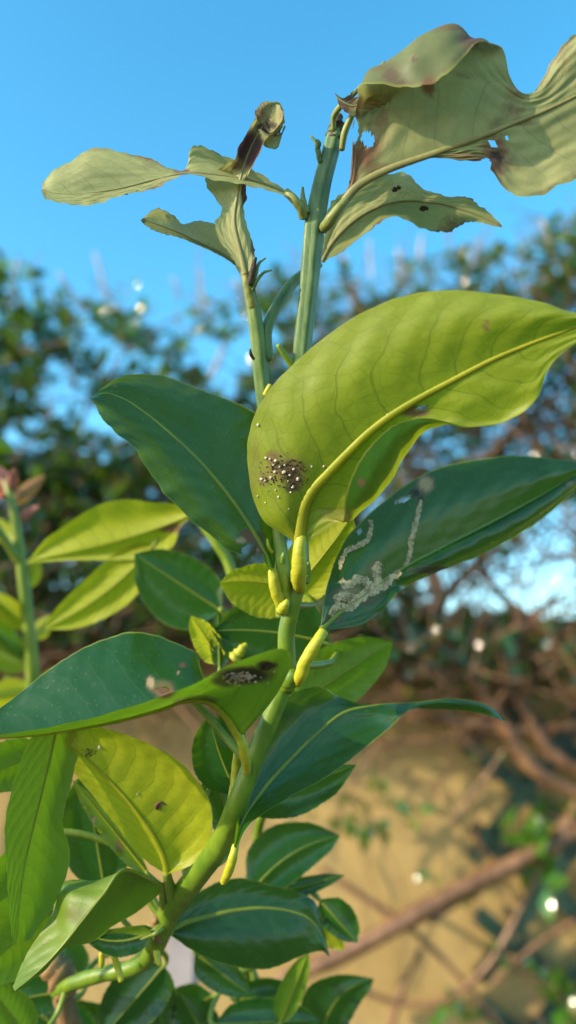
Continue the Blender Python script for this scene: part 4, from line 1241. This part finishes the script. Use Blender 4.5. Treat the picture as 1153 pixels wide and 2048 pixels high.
simple('P5', (150, 1980), (-40, 2010), 40, 40, 'top', 'leaf', 80, gx=3, gy=-5, seed=84)
simple('P6', (190, 2090), (110, 1985), 30, 30, 'top', 'leaf', 95, gx=3, gy=-5, seed=85)
# trunk down to the soil
kb = PM(140, 1985, 40)
tb = np.array([tree.location.x, tree.location.y + .02, -.02])
tube('trunk', [PM(114, 1955, 78), PM(128, 2000, 80), PM(140, 2080, 84), np.array([-.085, .34, .80]), np.array([-.05, .30, .4]), tb],
     [.0030, .0045, .006, .010, .012, .015], M['trunk'], tree, seg=60, sides=14, lump=.04)

simple('P7', (120, 2060), (-40, 1930), 56, 50, 'top', 'leaf', 100, gx=3, gy=-5, seed=86)
simple('P8', (260, 2090), (120, 2010), 50, 46, 'top', 'leaf', 110, gx=3, gy=-5, seed=87)
simple('P9', (430, 1990), (300, 2060), 46, 50, 'top', 'leaf', 120, gx=3, gy=-5, seed=88)
simple('P10', (90, 1830), (-30, 1760), 60, 50, 'top', 'leaf', 90, gx=3, gy=-5, seed=89)
simple('P11', (170, 1960), (60, 1860), 50, 50, 'top', 'leaf', 100, gx=3, gy=-5, seed=90)
# leaf stalks back to the nearest stem
ST = np.array(STEMS + [PM(114, 1955, 78), PM(128, 2000, 80), PM(140, 2080, 84)])
for k, (o, _, G, N) in LEAVES.items():
    if any(c.name.startswith('petiole') for c in o.children) or k in ('T2b', 'T2c', 'T5b', 'T4'): continue
    b0, nh_ = G[0].mean(0), G.shape[1] // 2
    d = np.linalg.norm(ST - b0, axis=1)
    q = ST[d.argmin()]
    ax = G[0, nh_] - G[6, nh_]; ax /= np.linalg.norm(ax)
    L = d.min()
    tube('petiole', [G[4, nh_], b0, (b0 + q) / 2 + ax * L * .2 + FW * L * .12, q], [.0006, .0009, .0012, .0016], M['petiole_green'], o, seg=20, sides=8)
# --- miner tracks, waxy insects and specks
trail('C', [(742, 1040), (738, 1075), (722, 1090), (700, 1098), (686, 1115), (680, 1140)], 7, seed=3)
trail('C', [(842, 1000), (836, 1030), (828, 1060), (822, 1085), (818, 1115), (808, 1132)], 7, seed=5)
trail('C', [(682, 1160), (696, 1172), (715, 1158), (735, 1166), (745, 1182), (770, 1168), (800, 1142)], 12, seed=7)
trail('C', [(668, 1200), (690, 1192), (712, 1200), (730, 1188), (752, 1178)], 14, seed=9)
trail('C', [(660, 1232), (676, 1212), (700, 1216), (716, 1206)], 10, seed=11)
trail('C', [(760, 1125), (752, 1140), (756, 1158), (750, 1175)], 11, seed=13)
random.seed(4)
sp = [(x, y, r * random.uniform(.38, .78)) for x, y, r in [(533, 916, 5), (541, 918, 6), (552, 921, 6), (548, 930, 5), (560, 934, 5), (551, 944, 6), (569, 944, 5), (524, 958, 5), (531, 962, 4), (580, 950, 5), (588, 938, 4), (577, 962, 4), (586, 974, 7), (582, 985, 5),
      (552, 980, 3.5), (558, 994, 3), (624, 933, 3.5), (648, 933, 3.5), (517, 850, 4), (775, 828, 3), (578, 1018, 3), (516, 992, 3), (532, 1005, 2.5), (543, 955, 4), (596, 958, 5), (570, 930, 5)]]
colony('mealybug_colony', 'A', sp, 'bug', 'white waxy mealybugs clustered on the underside of the biggest leaf', 'insects')
colony('mould_crust', 'A', [(random.gauss(572, 18), random.gauss(942, 14), random.uniform(.7, 2.0)) for _ in range(150)] + [(random.gauss(530, 8), random.gauss(958, 8), random.uniform(.6, 1.3)) for _ in range(25)], 'soot', parent=LEAVES['A'][0])['kind'] = 'stuff'
colony('mealybug_colony', 'D', [(random.gauss(478, 22), random.gauss(1353, 6.5), random.uniform(1.5, 3.6)) for _ in range(75)], 'bug',
       'white waxy mealybugs on the sooty fold of the drooping holed leaf', 'insects')
colony('dark_speck', 'D', [(534, 1334, 5), (540, 1330, 6), (547, 1328, 5), (525, 1336, 4)], 'soot', parent=LEAVES['D'][0])
colony('dark_speck', 'T4', [(790, 380, 5), (798, 375, 5)], 'soot', parent=LEAVES['T4'][0])
colony('dark_speck', 'T4', [(846, 415, 6), (853, 416, 5)], 'soot', parent=LEAVES['T4'][0])
colony('wax_speck', 'H', [(200, 1495, 4), (276, 1588, 2.5)], 'bug', parent=LEAVES['H'][0])
colony('mould_crust', 'H', [(random.gauss(178, 8), random.gauss(1506, 4), random.uniform(1, 2)) for _ in range(14)], 'soot', parent=LEAVES['H'][0])['kind'] = 'stuff'
tube_sp = [(314, 1618), (316, 1608), (322, 1604), (333, 1610)]
pts = [hit('H', *a)[0] + hit('H', *a)[1] * .0002 for a in tube_sp]
tube('dark_speck', pts, [.0006, .0007, .0005, .0002], M['brown'], LEAVES['H'][0], seg=10, sides=6)

# ------------------------------------------------------------------ young shrub beside the lemon tree
shrub = empty('young_shrub', (P(40, 1150, .46)[0], P(40, 1150, .46)[1], 0))
tag(shrub, 'young shrub with pale green stem and pink new tip leaves beside the lemon tree', 'shrub')
M['pink'] = leaf_material('pink_young_leaf', (.45, .16, .13), (.45, .17, .14), (.55, .18, .10), (.4, .2, .1), (.4, .2, .1), rough_top=.3)
M['orange'] = leaf_material('orange_young_leaf', (.33, .17, .04), (.33, .17, .05), (.45, .22, .04), (.3, .2, .05), (.3, .2, .05), rough_top=.3)
SD = .46
sb = P(70, 1500, SD)
tube('stem', [P(12, 960, SD), P(30, 1030, SD), P(44, 1130, SD), P(56, 1230, SD), P(66, 1340, SD), sb, np.array([sb[0] + .01, sb[1], .5]), np.array([sb[0], sb[1], -.02])],
     [.0022, .003, .0036, .004, .0042, .005, .006, .008], M['petiole_green'], shrub, seg=60, sides=12, lump=.03)
M['leafmid'] = M['petiole_green']
def shrub_leaf(base, tip, wd, mat, seed, face='under', gy=6.0, d=SD):
    b, t = np.array(base, float), np.array(tip, float)
    ax = (t - b) / np.linalg.norm(t - b); nr = np.array([ax[1], -ax[0]])
    G = []
    for i in range(13):
        s = i / 12; m = b + (t - b) * s
        pr = wd * math.sin(math.pi * s ** .85) ** .8 if 0 < i < 12 else .3
        G.append([P(*(m + nr * pr * k), d + .012 * abs(k) * pr / 30 - .02 * s * (seed % 3 - 1)) for k in (-1, -.5, 0, .5, 1)])
    G = np.array(G); V = G.reshape(-1, 3)
    F = [(i*5+j, i*5+j+1, (i+1)*5+j+1, (i+1)*5+j) for i in range(12) for j in range(4)]
    me = mesh('leaf', V, F)
    uvl = me.uv_layers.new(name='UVMap')
    for l in me.loops:
        uvl.data[l.index].uv = ((l.vertex_index // 5) / 12, (l.vertex_index % 5) / 4)
    me.color_attributes.new('damage', 'FLOAT_COLOR', 'POINT').data.foreach_set('color', [0.0] * 4 * len(V))
    link('leaf', me, M[mat], shrub)
for a in [((14, 975), (-10, 930), 16, 'pink', 1), ((20, 985), (30, 935), 12, 'pink', 2), ((22, 1010), (92, 950), 16, 'orange', 3), ((30, 1040), (80, 1012), 10, 'pink', 4),
          ((10, 980), (-40, 990), 18, 'pink', 5), ((36, 1090), (-30, 1030), 20, 'pale', 6), ((50, 1180), (75, 1110), 22, 'pale', 7), ((60, 1260), (-30, 1180), 26, 'pale', 8),
          ((62, 1280), (110, 1230), 18, 'pale', 9), ((64, 1330), (-40, 1290), 34, 'leaf', 10), ((66, 1380), (-30, 1400), 34, 'pale', 11), ((68, 1400), (150, 1330), 26, 'pale', 12),
          ((70, 1420), (180, 1390), 24, 'leaf', 13), ((60, 1330), (-60, 1220), 30, 'leaf', 14), ((70, 1440), (10, 1350), 26, 'leaf', 15), ((66, 1330), (60, 1270), 14, 'pale', 16),
          ((100, 1400), (190, 1290), 18, 'pale', 17)]:
    shrub_leaf(*a)
# near twig entering beside the hedge with a few bright leaves
tube('stem', [P(44, 1130, SD), P(-60, 960, SD - .02), P(-90, 820, SD - .02)], [.003, .0025, .0015], M['petiole_green'], shrub, seg=24, sides=10)
for a in [((-80, 860), (32, 905), 22, 'leaf', 18), ((-90, 840), (-20, 780), 20, 'leaf', 19)]:
    shrub_leaf(*a)

# ------------------------------------------------------------------ grey garden stake
stk = empty('garden_stake', (P(365, 1950, .75)[0], P(365, 1950, .75)[1], 0))
tag(stk, 'weathered grey wooden stake standing behind the lemon tree stem', 'stake')
x0, y0 = stk.location.x, stk.location.y
link('shaft', box_mesh('shaft', x0 - .016, x0 + .016, y0 - .016, y0 + .016, -.05, P(360, 1840, .75)[2], .004), M['bark_grey'], stk, False)
bm = bmesh.new()
zt = P(360, 1840, .75)[2]
v = [bm.verts.new((x0 + a * .0155, y0 + b * .0155, zt - .001)) for a, b in ((-1, -1), (1, -1), (1, 1), (-1, 1))]
t_ = bm.verts.new((x0, y0, zt + .02))
for i in range(4): bm.faces.new((v[i], v[(i + 1) % 4], t_))
bm.faces.new(v[::-1])
me = bpy.data.meshes.new('point'); bm.to_mesh(me); bm.free()
link('point', me, M['bark_grey'], stk, False)

for k, t in (('A', 'big yellow-green leaf seen from below with a mealybug patch and one rolled margin'), ('B', 'broad dark glossy leaf with a torn brown base'),
             ('C', 'dark leaf with pale winding miner tracks and a tan scorched spot'), ('D', 'folded leaf with a brown-rimmed hole and a sooty fold'),
             ('E', 'long leaf with its tip curving down'), ('H', 'bright yellow-green leaf seen from below with raised veins'),
             ('T5', 'withered leaf with brown scorched holes and a folded margin'), ('T2', 'withered leaf with a dark purple rolled tip')):
    LEAVES[k][0]['label'] = t
